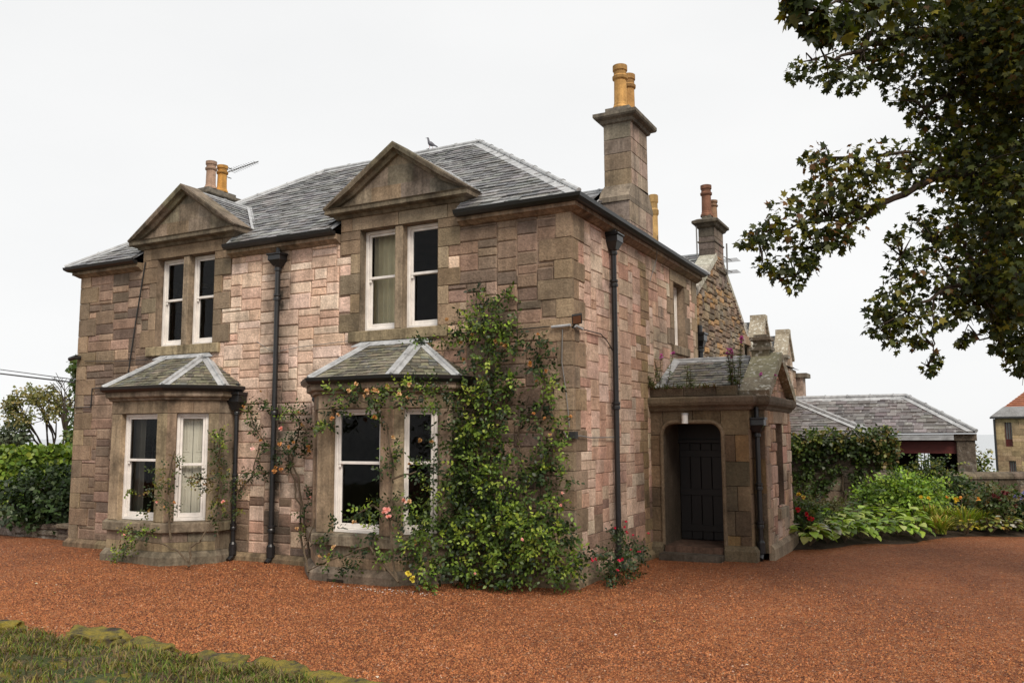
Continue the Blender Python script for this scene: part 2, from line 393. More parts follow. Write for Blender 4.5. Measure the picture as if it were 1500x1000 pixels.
def backing(mb, fr, U0, U1, V0, V1, openings, d=0.0, thick=.0, col=(.5, .5, .5)):
    us = sorted({U0, U1, *[min(max(x, U0), U1) for r in openings for x in r[:2]]}); vs = sorted({V0, V1, *[min(max(x, V0), V1) for r in openings for x in r[2:4]]})
    for a, b in zip(us, us[1:]):
        for c, e in zip(vs, vs[1:]):
            m, k = (a+b)/2, (c+e)/2
            if any(r[0] < m < r[1] and r[2] < k < r[3] for r in openings): continue
            mb.poly([fr(a, c, d), fr(b, c, d), fr(b, e, d), fr(a, e, d)], col)
def reveals(mb, fr, r, depth, col, proud=.03):
    u0, u1, v0, v1 = r[:4]; d0, d1 = proud-.004, -depth
    for (a, b), (c, e) in (((u0, v0), (u0, v1)), ((u1, v0), (u1, v1)), ((u0, v1), (u1, v1)), ((u0, v0), (u1, v0))):
        mb.poly([fr(a, b, d0), fr(c, e, d0), fr(c, e, d1), fr(a, b, d1)], jit(col))

def slates(mb, O, U, S, vlen, ulo, uhi, row=.17, wid=(.16, .30), pal=None, thick=.012, skip=None):
    # O eave origin, U along the eave, S up the slope (unit vectors); ulo/uhi(v) give the row's extent
    O, U, S = (np.array(x, float) for x in (O, U, S)); N = np.cross(U, S); N /= np.linalg.norm(N)
    if N[2] < 0: N = -N
    v = 0.0; rows = int(vlen/row); row = vlen/rows
    for k in range(rows):
        v0, v1 = k*row, (k+1)*row; a, b = ulo((v0+v1)/2), uhi((v0+v1)/2)
        u = a-(R.uniform(0, .2) if k % 2 else 0.0)
        while u < b-.02:
            w_ = R.uniform(*wid); x0, x1 = max(u, a), min(u+w_, b); u += w_
            if x1-x0 < .03 or (skip and skip((x0+x1)/2, (v0+v1)/2)): continue
            t = thick*R.uniform(.7, 1.6); lift = .014+R.uniform(0, .006); e = R.uniform(-.012, .012); g = .003
            p = lambda uu, vv, nn: O+U*uu+S*vv+N*nn
            q = [p(x0+g, v0+e, lift), p(x1-g, v0+e+R.uniform(-.006, .006), lift), p(x1-g, v1+.03, .002), p(x0+g, v1+.03, .002)]
            tt = [p(x0+g, v0+e, lift+t), p(x1-g, v0+e, lift+t), p(x1-g, v1+.03, t), p(x0+g, v1+.03, t)]
            mb.add(q+tt, [(4, 5, 6, 7), (0, 1, 5, 4), (1, 2, 6, 5), (3, 0, 4, 7)], pal() if pal else (.1, .1, .1))
def lead_strip(mb, a, b, n1, n2, wd=.13, r=.035, t=.03):
    # roll along a-b with two flat wings lying on the slopes whose in-plane side vectors are n1, n2
    a, b, n1, n2 = (np.array(x, float) for x in (a, b, n1, n2)); up = np.array([0, 0, t])
    for m in (n1, n2):
        if m is None: continue
        m = m/np.linalg.norm(m); th = np.array([0, 0, .008])
        q = [a+up, b+up, b+m*wd+up, a+m*wd+up]
        mb.hexa(q, [x+th for x in q])
    L = np.linalg.norm(b-a)
    mb.tube([a+up*1.3, b+up*1.3], r, 8)
    for i in range(1, int(L/.7)+1):
        c = a+(b-a)*(i*.7/L); d = (b-a)/L
        mb.tube([c+up*1.3-d*.02, c+up*1.3+d*.02], r*1.35, 8)

# ------------------------------------------------------------------ setting: ground, gravel, bed, sea
def gz(x, y): return .165+.02*math.sin(x*.7+1)*math.sin(y*.6)+.012*math.sin(x*1.9+y*1.3)
def sheet(name, x0, x1, y0, y1, nx, ny, fz, material):
    mb = MB(); vs = [(x0+(x1-x0)*i/nx, y0+(y1-y0)*j/ny) for j in range(ny+1) for i in range(nx+1)]
    mb.add([(x, y, fz(x, y)) for x, y in vs], [(j*(nx+1)+i, j*(nx+1)+i+1, (j+1)*(nx+1)+i+1, (j+1)*(nx+1)+i) for j in range(ny) for i in range(nx)])
    return tag(mb.build(name, material, None, True), kind='structure')
mb = MB(); rings = [0, 8, 16, 24, 32, 42, 60, 90, 140, 220, 340, 600, 1500, 4000]; N = 64
hz = lambda r: .06 if r < 30 else (.06-(r-30)*.085 if r < 330 else -26)
vs = []
for r in rings:
    for j in range(N):
        a = 2*math.pi*j/N; vs.append((r*math.cos(a), 4+r*math.sin(a), hz(r)))
mb.add(vs, [(i*N+j, i*N+(j+1) % N, (i+1)*N+(j+1) % N, (i+1)*N+j) for i in range(len(rings)-1) for j in range(N)])
tag(mb.build('ground', MT['turf'], None, True), kind='structure')
mb = MB(); mb.add([(25000*math.cos(2*math.pi*j/48), 25000*math.sin(2*math.pi*j/48), -22.0) for j in range(48)], [tuple(range(48))])
tag(mb.build('sea', MT['sea']), kind='structure')
sheet('gravel_drive', -34, 26, -20, 15, 150, 90, gz, MT['gravel'])

# ------------------------------------------------------------------ the house
L, HZ = 11.03, 5.6
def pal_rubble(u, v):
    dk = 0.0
    if u > 8.9: dk = min(1, (u-8.9)/.5)*.9              # darker toward the wall ends: vignette shading painted into stone colour, some weathering
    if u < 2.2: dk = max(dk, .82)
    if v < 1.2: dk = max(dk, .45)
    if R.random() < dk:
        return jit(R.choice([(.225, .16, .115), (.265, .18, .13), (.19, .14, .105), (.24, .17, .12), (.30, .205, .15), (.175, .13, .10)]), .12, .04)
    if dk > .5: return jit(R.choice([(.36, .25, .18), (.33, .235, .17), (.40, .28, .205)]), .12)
    if 2.9 < u < 7.6 and v > .9: return jit(R.choice([(.74, .545, .425), (.78, .60, .48), (.70, .50, .385), (.79, .63, .51), (.69, .475, .36), (.74, .57, .45), (.65, .46, .35)]), .07, .03)  # paler mid wall: brighter centre light painted into the stone colour
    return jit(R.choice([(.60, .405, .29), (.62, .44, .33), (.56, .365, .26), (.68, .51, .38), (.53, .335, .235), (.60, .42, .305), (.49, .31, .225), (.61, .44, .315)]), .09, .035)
def pal_side(u, v):
    if 3.0 < u < 3.42 and v < 5.4: return jit(R.choice([(.30, .21, .12), (.26, .18, .10), (.35, .25, .15)]), .15)
    if v < 1.3 and R.random() < .5: return jit((.30, .20, .15), .2)
    if u > 3.42 and R.random() < .3: return jit((.46, .36, .27), .15)
    return jit(R.choice([(.54, .375, .285), (.60, .43, .335), (.52, .335, .25), (.61, .47, .375), (.50, .31, .23), (.56, .41, .315)]), .09, .035)
def dcol(): return jit(R.choice([(.29, .21, .135), (.235, .175, .115), (.33, .25, .165), (.21, .16, .11), (.26, .20, .14)]), .13, .03)
house = thing('house', (-5.5, 3.4, 0), 'two storey pink sandstone house with slate hip roof and two canted bay windows', 'house')
FF = frame((-L, 0, 0), (1, 0, 0), (0, -1, 0)); FS = frame((0, 0, 0), (0, 1, 0), (1, 0, 0))
FL = frame((-L, 6.78, 0), (0, -1, 0), (-1, 0, 0)); FB = frame((0, 6.78, 0), (-1, 0, 0), (0, 1, 0))
xA, xB = -8.0, -3.07                                      # window pair centres
BA, BB = -7.9, -3.13                                      # bay centres
def quoins(h0, h1, side, L_):
    out = []; v = h0; k = 0
    while v < h1-.05:
        h = R.uniform(.27, .36); e = min(h1, v+h)
        if h1-e < .15: e = h1
        w_ = (.52 if k % 2 else .26)+R.uniform(-.03, .03)
        w2 = (.26 if k % 2 else .50)
        out.append((v, e, w_, w2)); v = e; k += 1
    return out
def jamb(u, sgn, v0, v1):
    out = []; v = v0; k = R.randint(0, 1)
    while v < v1-.02:
        h = R.uniform(.26, .36); e = min(v1, v+h)
        if v1-e < .15: e = v1
        w_ = .42 if k % 2 else .2
        out.append((min(u, u+sgn*w_), max(u, u+sgn*w_), v, e, dcol())); v = e; k += 1
    return out
qn = quoins(.3, HZ, 0, 0); ql = quoins(.3, HZ, 0, 0)
op_f = []; dr_f = []; dw = []
for c in (xA, xB):
    u = c+L; o = (u-.772, u+.772, 4.04, 5.755); op_f.append(o)
    dr_f += jamb(o[0], -1, 4.04, 5.60)+jamb(o[1], 1, 4.04, 5.60)+[(u-1.19, o[0], 5.60, 5.755, dcol()), (o[1], u+1.19, 5.60, 5.755, dcol())]
    dw += [(o[0]-.18, u-.0, 5.755, 6.04, dcol()), (u-.0, o[1]+.18, 5.755, 6.04, dcol())] if c == xB else [(o[0]-.18, o[1]+.18, 5.755, 6.04, dcol())]
    dw += [(u-1.19, o[0]-.18, 5.755, 6.04, dcol()), (o[1]+.18, u+1.19, 5.755, 6.04, dcol())]
for c in (BA, BB): op_f.append((c+L-1.22, c+L+1.22, .45, 2.85))
for v0, v1, wa, wb in qn: dr_f.append((L-wa, L+.03, v0, v1, dcol()))
for v0, v1, wa, wb in ql: dr_f.append((-.03, wa, v0, v1, dcol()))
m = MB()
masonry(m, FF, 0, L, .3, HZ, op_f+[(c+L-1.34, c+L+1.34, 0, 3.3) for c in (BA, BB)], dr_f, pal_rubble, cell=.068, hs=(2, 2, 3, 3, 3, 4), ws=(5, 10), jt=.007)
dr_f += [x for x in dw if x not in dr_f]
dressed_blocks(m, FF, dr_f)
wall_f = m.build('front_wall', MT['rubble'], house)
b = MB(); backing(b, FF, 0, L, 0, HZ, op_f); 
for c in (xA, xB): backing(b, FF, c+L-1.19, c+L+1.19, HZ, 6.1, [(c+L-.772, c+L+.772, 4, 5.755)])
b.build('mortar', MT['mortar'], wall_f)
# side wall
op_s = [(5.04, 5.80, 4.07, 5.35)]
dr_s = jamb(5.04, -1, 4.07, 5.35)+jamb(5.80, 1, 4.07, 5.35)+[(4.84, 6.02, 5.35, 5.6, dcol())]
for v0, v1, wa, wb in qn: dr_s.append((-.03, wb, v0, v1, dcol()))
for v0, v1, wa, wb in quoins(.3, HZ, 0, 0): dr_s.append((6.78-wa*.7, 6.78, v0, v1, dcol()))
m = MB(); masonry(m, FS, 0, 6.78, .3, HZ, op_s+[(3.5, 6.78, 0, 2.6)], dr_s, pal_side, cell=.068, hs=(2, 3, 3, 4), ws=(4, 8), jt=.006, proud=.012, bev=.006, rough=.006); dressed_blocks(m, FS, dr_s, .016)
wall_s = m.build('side_wall', MT['rubble'], house)
b = MB(); backing(b, FS, 0, 6.78, 0, HZ, op_s); b.build('mortar', MT['mortar'], wall_s)
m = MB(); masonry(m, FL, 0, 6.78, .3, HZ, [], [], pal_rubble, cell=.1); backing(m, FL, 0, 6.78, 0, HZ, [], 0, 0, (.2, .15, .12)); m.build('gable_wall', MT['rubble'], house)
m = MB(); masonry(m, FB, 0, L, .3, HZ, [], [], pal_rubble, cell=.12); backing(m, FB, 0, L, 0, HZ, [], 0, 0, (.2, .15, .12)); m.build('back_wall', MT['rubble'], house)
# plinth
PL = [(0, -.05), (.09, -.05), (.09, .24), (.03, .31), (0, .31)]
m = MB()
for path in ([(-L, 4), (-L, 0), (BA-1.3, 0)], [(BA+1.3, 0), (BB-1.3, 0)], [(BB+1.3, 0), (0, 0), (0, 3.5)]): m = MB(); moulding(m, path, PL, (.24, .18, .11), .75); m.build('plinth', MT['dressed'], house)
# eaves cornice and gutter
CO = [(0, 5.575), (.05, 5.585), (.12, 5.63), (.15, 5.64), (.15, 5.725), (.0, 5.735)]
GU = [(.152, 5.70), (.22, 5.705), (.27, 5.74), (.285, 5.79), (.265, 5.80), (.25, 5.77), (.152, 5.765)]
paths = [[(-L, 6.78), (-L, 0), (xA-1.2, 0)], [(xA+1.2, 0), (xB-1.2, 0)], [(xB+1.2, 0), (0, 0), (0, 6.78)]]
for p in paths: m = MB(); g = MB(); moulding(m, p, CO, (.29, .215, .145), .9); moulding(g, p, GU); m.build('eaves_cornice', MT['dressed'], house); g.build('gutter', MT['iron'], house)
# interior: partition, floors so that the windows look into dim rooms
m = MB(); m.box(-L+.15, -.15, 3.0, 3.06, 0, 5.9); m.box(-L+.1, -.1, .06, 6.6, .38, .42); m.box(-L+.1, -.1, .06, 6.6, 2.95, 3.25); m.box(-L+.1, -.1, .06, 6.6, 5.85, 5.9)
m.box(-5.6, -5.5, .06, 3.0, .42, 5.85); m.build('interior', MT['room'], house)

def curtain(mb, fr, u0, u1, v0, v1, d, amp=.03, wl=.11):
    k = int((u1-u0)/.012); P = []
    for i in range(k+1):
        u = u0+(u1-u0)*i/k; ph = 6.283*u/wl
        P.append((u, d+amp*math.sin(ph+.6*math.sin(u*9))+.008*math.sin(u*70)))
    for (a, da), (c, dc) in zip(P, P[1:]):
        mb.poly([fr(a, v0, da), fr(c, v0, dc), fr(c, v1, dc*.9+d*.1), fr(a, v1, da*.9+d*.1)])
def sash_window(parent, fr, u0, u1, v0, v1, d=-.14, flat=False, extra=None, mid=.5, st=.045, drop=0.0):
    f = MB()
    for a in ((u0, u0+.055, v0, v1), (u1-.055, u1, v0, v1), (u0+.055, u1-.055, v1-.05, v1), (u0+.055, u1-.055, v0, v0+.055)): f.fbox(fr, a[0], a[1], a[2], a[3], d-.10, d, bev=.006)
    if flat: W = f.build('window_frame', MT['white'], parent)
    else: W = f.build('window', MT['white'], parent)
    par = parent if flat else W
    a, c = u0+.057, u1-.057; vm = v0+(v1-v0)*mid
    for nm, b0, b1, dd in (('upper_sash', vm-.02-drop, v1-.052-drop, -.022), ('lower_sash', v0+.057, vm+.02, -.062)):
        s = MB(); dd = d+dd; bt = .045 if nm == 'upper_sash' else .075
        for q in ((a, a+st, b0, b1), (c-st, c, b0, b1), (a+st, c-st, b1-.04, b1), (a+st, c-st, b0, b0+bt)): s.fbox(fr, *q, dd-.035, dd, bev=.005)
        if nm == 'upper_sash':
            for uu in (a, c-st): s.fbox(fr, uu, uu+st, b0-.05, b0-.001, dd-.03, dd-.004, bev=.008)
        s.build(nm, MT['white'], par)
        p = MB(); p.poly([fr(a+st-.005, b0+bt-.005, dd-.018), fr(c-st+.005, b0+bt-.005, dd-.018), fr(c-st+.005, b1-.035, dd-.018), fr(a+st-.005, b1-.035, dd-.018)]); p.build('pane', MT['glass'], par)
    if extra:
        for kind, a0, a1, c0, c1, mt in extra:
            x = MB()
            if kind == 'curtain': curtain(x, fr, u0+(u1-u0)*a0, u0+(u1-u0)*a1, v0+(v1-v0)*c0, v0+(v1-v0)*c1, d-.26)
            elif kind == 'shutter':
                for s_ in (0, 1):
                    q0, q1 = (a, (a+c)/2-.004) if s_ == 0 else ((a+c)/2+.004, c)
                    x.fbox(fr, q0, q1, v0+.03, v1-.03, d-.21, d-.18)
                    for z0, z1 in ((v0+.10, v0+.60), (v0+.66, v1-.75), (v1-.68, v1-.1)):
                        x.fbox(fr, q0+.05, q1-.05, z0, z1, d-.18, d-.172, bev=.006); x.fbox(fr, q0+.085, q1-.085, z0+.045, z1-.045, d-.172, d-.160, bev=.01)
            elif kind == 'blind': x.fbox(fr, u0, u1, v0+(v1-v0)*c0, v0+(v1-v0)*c1, d-.2, d-.19)
            x.build({'curtain': 'curtain', 'shutter': 'shutter', 'blind': 'roller_blind'}[kind], MT[mt], par)
    return W
# upper window pairs, mullion, sill, pediment dormers
for c, ex in ((xA, (None, None)), (xB, ([('curtain', .0, .86, 0, 1, 'curtain')], None))):
    u = c+L; o = (u-.772, u+.772, 4.04, 5.755)
    for k, (a, e) in enumerate(((o[0], u-.075), (u+.075, o[1]))):
        sash_window(house, FF, a, e, 4.045, 5.75, -.13, False, ex[k], .53)
    m = MB()
    m.fbox(FF, u-.075, u+.075, 4.043, 5.751, -.235, .012, (.30, .235, .165), .012)
    reveals(m, FF, (o[0], o[1], 4.04, 5.755), .24, (.26, .20, .14))
    m.build('mullion', MT['dressed'], house)
    m = MB(); m.fbox(FF, u-.97, u+.97, 3.855, 4.035, -.2, .075, (.33, .265, .165), .012); m.build('sill', MT['dressed'], house)
    # pediment
    z0, hw, pr = 6.03, 1.43, .20
    m = MB()
    prof = [(0, z0-.06), (.06, z0-.05), (.10, z0), (.16, z0+.012), (pr, z0+.03), (pr, z0+.09), (pr+.02, z0+.115), (0, z0+.13)]
    moulding(m, [(c-1.21, .5), (c-1.21, 0), (c+1.21, 0), (c+1.21, .5)], prof, (.17, .14, .10), 1.3)
    ap = 7.10; sl_ = (ap-.02-(z0+.115))/hw
    for s in (-1, 1):                                    # raking cornices
        A = np.array([c+s*(hw+.0), 0, z0+.118]); B = np.array([c, 0, ap])
        t = (B-A)/np.linalg.norm(B-A); nn = np.array([-t[2]*s*-1, 0, t[0]*s*-1]); nn = np.array([s*abs(t[2]), 0, abs(t[0])])
        def sec(P, dn):
            return [P+nn*a+np.array([0, -dd, 0]) for dd, a in ((-.02, -.13), (.09, -.125), (.13, -.08), (pr+.0, -.06), (pr+.02, -.005), (pr+.02, .02), (-.22, .02))]
        k = 7; prev = None; segs = 3
        for q in range(segs):
            a_, b_ = A+(B-A)*(q/segs), A+(B-A)*((q+1)/segs)
            sa, sb = sec(a_, 0), sec(b_, 0)
            if q == segs-1:                              # mitre at the apex
                sb = [np.array([c, p_[1], p0[2]+(c-p0[0])/t[0]*t[2]]) for p_, p0 in zip(sb, sa)]
            if q == 0: sa = [np.array([p[0]-t[0]*max(0, (p[2]-A[2]))*0, p[1], max(p[2], z0+.112)]) for p in sa]
            m.add(sa+sb, [(j, (j+1) % k, (j+1) % k+k, j+k) for j in range(k)]+([tuple(range(k))] if q == 0 else []), jit((.20, .165, .12), .12))
    # tympanum stones
    hh = ap-.02-(z0+.12)
    ins = lambda uu, vv: vv < z0+.12+hh*(1-abs(uu-u)/hw)
    rows = [(z0+.11, z0+.42, [-1.4, -.55, .05, .62, 1.4]), (z0+.42, z0+.74, [-.9, -.22, .3, .9]), (z0+.74, ap-.02, [-.5, .5])]
    for v0, v1, us in rows:
        for a, e in zip(us, us[1:]):
            P = []
            for uu, vv in ((a, v0), (e, v0), (e, v1), (a, v1)):
                lim = hw*(1-(vv-z0-.12)/hh); P.append((max(-lim, min(lim, uu)), vv))
            m.poly([FF(u+x, y, .03) for x, y in P], jit(R.choice([(.27, .215, .16), (.21, .175, .135), (.29, .215, .135)]), .12))
    m.build('pediment', MT['dressed'], house)
    # dormer roof
    rz, ye = 7.03, 1.62; m = MB(); s_ = MB(); ld = MB()
    for s in (-1, 1):
        e0 = np.array([c+s*1.40, .2, 6.13]); r0 = np.array([c, .2, rz]); r1 = np.array([c, ye, rz]); e1 = np.array([c+s*1.40, .36, 6.13])
        m.poly([e0, e1, r1, r0], (.08, .08, .085)); m.poly([(c+s*1.19, 0, 5.6), (c+s*1.19, .6, 5.6), (c+s*1.19, .6, 6.15), (c+s*1.19, 0, 6.15)], (.22, .18, .13))
        S = (r0-e0); sl2 = np.linalg.norm(S); S = S/sl2
        slates(s_, e0, (0, 1, 0), S, sl2, lambda v: 0, lambda v, q=sl2: .16+(ye-.36)*(v/q), .15, (.15, .26), lambda: pick([(.10, .10, .105), (.13, .13, .13), (.075, .075, .08), (.16, .155, .15)]))
        lead_strip(ld, e1+np.array([s*.02, -.02, 0]), r1, np.array([0, -1, .0]), np.array([s*1., 0, -.0]), .12, .02, .035)
    lead_strip(ld, (c, .2, rz), (c, ye+.05, rz), (1, 0, -.66), (-1, 0, -.66), .14, .035, .02)
    dm = m.build('dormer_roof', MT['slate'], house); s_.build('slates', MT['slate'], dm); ld.build('lead_flashing', MT['lead'], dm)
    # lead soaker where the gutter meets the dormer cheek
    m = MB(); m.hexa([(c+1.2, -.2, 5.79), (c+1.6, -.2, 5.79), (c+1.5, .1, 6.0), (c+1.2, .1, 6.0)], [(c+1.2, -.2, 5.80), (c+1.6, -.2, 5.80), (c+1.5, .1, 6.02), (c+1.2, .1, 6.10)]); m.build('lead_soaker', MT['lead'], house)

# main roof
ez, rz, ry = 5.775, 8.28, 3.4; X0, X1, Y0, Y1 = -L-.25, .25, -.25, 7.03; RA, RB = (-7.55, ry, rz), (-3.48, ry, rz)
C00, C10, C11, C01 = (X0, Y0, ez), (X1, Y0, ez), (X1, Y1, ez), (X0, Y1, ez)
m = MB()
xs_ = [X0, xA-1.19, xA+1.19, xB-1.19, xB+1.19, X1]; zf = lambda y: ez+(rz-ez)*(y-Y0)/(ry-Y0)
for i_, (a_, b_) in enumerate(zip(xs_, xs_[1:])):
    if i_ % 2: m.poly([(a_, .35, zf(.35)), (b_, .35, zf(.35)), (b_, 1.0, zf(1.0)), (a_, 1.0, zf(1.0))], (.09, .09, .095))
    else: m.poly([(max(a_, X0), Y0, ez), (b_, Y0, ez), (b_-(1.25 if b_ == X1 else 0), 1.0, zf(1.0)), (a_+(1.25 if a_ == X0 else 0), 1.0, zf(1.0))], (.09, .09, .095))
for q in ([(X0+1.25, 1.0, zf(1.0)), (X1-1.25, 1.0, zf(1.0)), RB, RA], [C10, C11, RB], [C11, C01, RA, RB], [C01, C00, RA]): m.poly(q, (.09, .09, .095))
roof = m.build('roof', MT['slate'], house)
SP = [(.115, .115, .12), (.15, .15, .15), (.085, .085, .09), (.19, .185, .18), (.12, .115, .11), (.23, .23, .225)]
sp = lambda: pick(SP)
s_ = MB(); sv = np.array([0, ry-Y0, rz-ez]); sl3 = np.linalg.norm(sv)
slates(s_, C00, (1, 0, 0), sv/sl3, sl3, lambda v: (RA[0]-X0)*v/sl3, lambda v: (X1-X0)+(RB[0]-X1)*v/sl3, .155, (.15, .30), sp, skip=lambda u, v: any(abs(X0+u-c) < 1.30 for c in (xA, xB)) and v*(ry-Y0)/sl3+Y0 < .42)
sv = np.array([RB[0]-X1, 0, rz-ez]); sl4 = np.linalg.norm(sv)
slates(s_, C10, (0, 1, 0), sv/sl4, sl4, lambda v: (ry-Y0)*v/sl4, lambda v: (Y1-Y0)-(Y1-ry)*v/sl4, .165, (.17, .33), sp)
s_.build('slates', MT['slate'], roof)
ld = MB(); fn = (0, -(ry-Y0), -(rz-ez)); rn = (X1-RB[0], 0, ez-rz); ln = (-1, 0, -.68)
lead_strip(ld, C10, RB, (-1, 0, 0.0), (0, 1, 0), .22, .04, .03); lead_strip(ld, C00, RA, (1, 0, 0), (0, 1, 0), .22, .04, .03)
lead_strip(ld, C11, RB, (0, -1, 0), (-1, 0, 0), .2); lead_strip(ld, RA, RB, fn, (0, 1, -.69), .17, .045, .03)
ld.build('lead_flashing', MT['lead'], roof)
# saddle roof behind the side chimney
m = MB(); s_ = MB(); ld = MB(); sr = np.array([-1.5, 3.2, 6.82]); se = np.array([-.5, 3.2, 6.82])
for s in (-1, 1):
    e0 = np.array([-.5, 3.2+s*1.5, 5.90]); m.poly([se, e0, (-.9, 3.2+s*1.5, 6.2), sr], (.09, .09, .095))
    S = se-e0; q = np.linalg.norm(S); slates(s_, e0, (-1, 0, 0), S/q, q, lambda v: -.0, lambda v: .9, .15, (.18, .3), lambda: pick([(.10, .10, .108), (.13, .13, .135), (.08, .08, .085)]))
lead_strip(ld, sr, se, (0, -1, -.6), (0, 1, -.6), .14, .03, .02); lead_strip(ld, (-.56, 1.9, 6.05), (-.56, 3.2, 6.84), (0, 0, .12), (-1, 0, 0), .1, .01, .02)
sd = m.build('saddle_roof', MT['slate'], house); s_.build('slates', MT['slate'], sd); ld.build('lead_flashing', MT['lead'], sd)

# chimneys
def chimney_pot(parent, o, h, r, col, name='chimney_pot', rings=True):
    prof = [(r*1.18, 0), (r*1.18, h*.06), (r*1.0, h*.10), (r*.98, h*.14), (r*.93, h*.16), (r*.88, h*.66), (r*1.10, h*.69), (r*1.12, h*.75), (r*.92, h*.78), (r*.90, h*.86), (r*1.05, h*.88), (r*1.05, h*.99), (r*.9, h), (r*.75, h*.98), (r*.7, h*.7)]
    dk = tuple(x*.62 for x in col); cl = [col]*6+[dk]+[col]+[dk]+[col]*1+[tuple(x*.75 for x in col)]*2+[(.03, .025, .02)]*2
    m = MB(); m.lathe(o, prof, 20, cols=cl); return m.build(name, MT['pot'], parent, False)
def shaft(mb, x0, x1, y0, y1, z0, z1, dk=1.0):
    v = z0; k = 0
    while v < z1-.03:
        e = min(z1, v+R.uniform(.26, .34));
        if z1-e < .12: e = z1
        for fr, ln_ in ((frame((x0, y0, 0), (1, 0, 0), (0, -1, 0)), x1-x0), (frame((x1, y0, 0), (0, 1, 0), (1, 0, 0)), y1-y0), (frame((x1, y1, 0), (-1, 0, 0), (0, 1, 0)), x1-x0), (frame((x0, y1, 0), (0, -1, 0), (-1, 0, 0)), y1-y0)):
            nb = max(1, int(round(ln_/.42))); sh = (.5 if k % 2 else .38); us = [0]+([ln_*sh] if nb == 2 else [ln_*(i+R.uniform(-.12, .12))/nb for i in range(1, nb)])+[ln_]
            for a, b_ in zip(us, us[1:]):
                c_ = jit(R.choice([(.235, .20, .165), (.20, .175, .15), (.29, .225, .155), (.26, .22, .185)]), .14) if fr.n[0] <= .5 else jit(R.choice([(.40, .30, .24), (.34, .27, .21), (.43, .33, .27)]), .14)  # right-hand faces take a lighter palette: lit side painted into the colour
                mb.fbox(fr, a+.003, b_-.003, v+.003, e-.003, -.06, 0, tuple(x*dk for x in c_), .006)
        v = e; k += 1
    mb.box(x0+.012, x1-.012, y0+.012, y1-.012, z0, z1, (.12, .1, .08))
def ring(mb, x0, x1, y0, y1, prof, col): xm = (x0+x1)/2; moulding(mb, [(xm, y1), (x0, y1), (x0, y0), (x1, y0), (x1, y1), (xm, y1)], prof, col, None, False)
def stack(mirror, y0, y1):
    xo, xi = (0.0, -.52) if not mirror else (-L, -L+.52)
    a, b_ = min(xo, xi), max(xo, xi); m = MB()
    a2, b2 = (a-.06, b_) if not mirror else (a, b_+.06)
    shaft(m, a2, b2, y0-.14, y1+.24, 5.75, 6.42); shaft(m, a, b_, y0, y1, 6.75, 7.96)
    # sloping shoulder
    lo = [(a2-.03, y0-.17, 6.42), (b2+.0, y0-.17, 6.42), (b2, y1+.26, 6.42), (a2-.03, y1+.26, 6.42)]
    md = [(a2-.03, y0-.17, 6.50), (b2+.0, y0-.17, 6.50), (b2, y1+.26, 6.50), (a2-.03, y1+.26, 6.50)]
    tp = [(a, y0, 6.76), (b_, y0, 6.76), (b_, y1, 6.80), (a, y1, 6.80)]
    m.hexa(lo, md, (.22, .185, .145)); m.hexa([(x, y, z+.004) for x, y, z in md], tp, (.27, .225, .175))
    ring(m, a, b_, y0, y1, [(0, 7.90), (.04, 7.92), (.06, 7.97), (.13, 8.0), (.15, 8.03), (.15, 8.09), (.02, 8.13), (-.2, 8.13)], (.17, .15, .12))
    m.box(a+.03, b_-.03, y0+.02, y1-.02, 8.12, 8.22, (.21, .19, .16))
    return m.build('chimney', MT['dressed'], house), (a+b_)/2
ch, cx = stack(False, 2.75, 3.66)
for y, r in ((2.97, .128), (3.42, .122)): chimney_pot(ch, (cx, y, 8.215), .86, r, (.58, .33, .11) if y < 3.2 else (.52, .29, .10))
ch2, cx2 = stack(True, 2.75, 3.66)
for y, c_ in ((2.95, (.48, .32, .23)), (3.30, (.62, .32, .08))): chimney_pot(ch2, (cx2+.1, y, 8.215), .68, .125, c_)
# rear stack, only its tall buff pot shows over the eaves
m = MB(); shaft(m, -1.6, -.6, 6.3, 6.75, 5.3, 6.15); ring(m, -1.6, -.6, 6.3, 6.75, [(0, 6.05), (.08, 6.1), (.08, 6.18), (0, 6.2), (-.2, 6.2)], (.2, .17, .13))
ch3 = m.build('chimney', MT['dressed'], house)
_p = at(958, 345, 'y', 6.52); chimney_pot(ch3, (_p[0], 6.52, 6.19), 1.42, .105, (.62, .40, .16))
# tv aerial on the far pot
m = MB(); p0 = np.array([cx2+.1, 3.42, 8.75]); m.tube([p0+(0, 0, -.5), p0+(0, 0, .12)], .012, 6); m.tube([p0, p0+np.array([1.25, -.2, .03])], .012, 6)
for i in range(12): q = p0+np.array([1.25, -.2, .03])*(.15+.07*i); m.tube([q+(.01, -.16+.006*i, 0), q+(-.01, .16-.006*i, 0)], .006, 4)
for z in (-.12, .12): m.tube([p0+(.05, -.12, z), p0+(.05, .12, z)], .012, 5)
m.build('tv_aerial', MT['cable'], house)

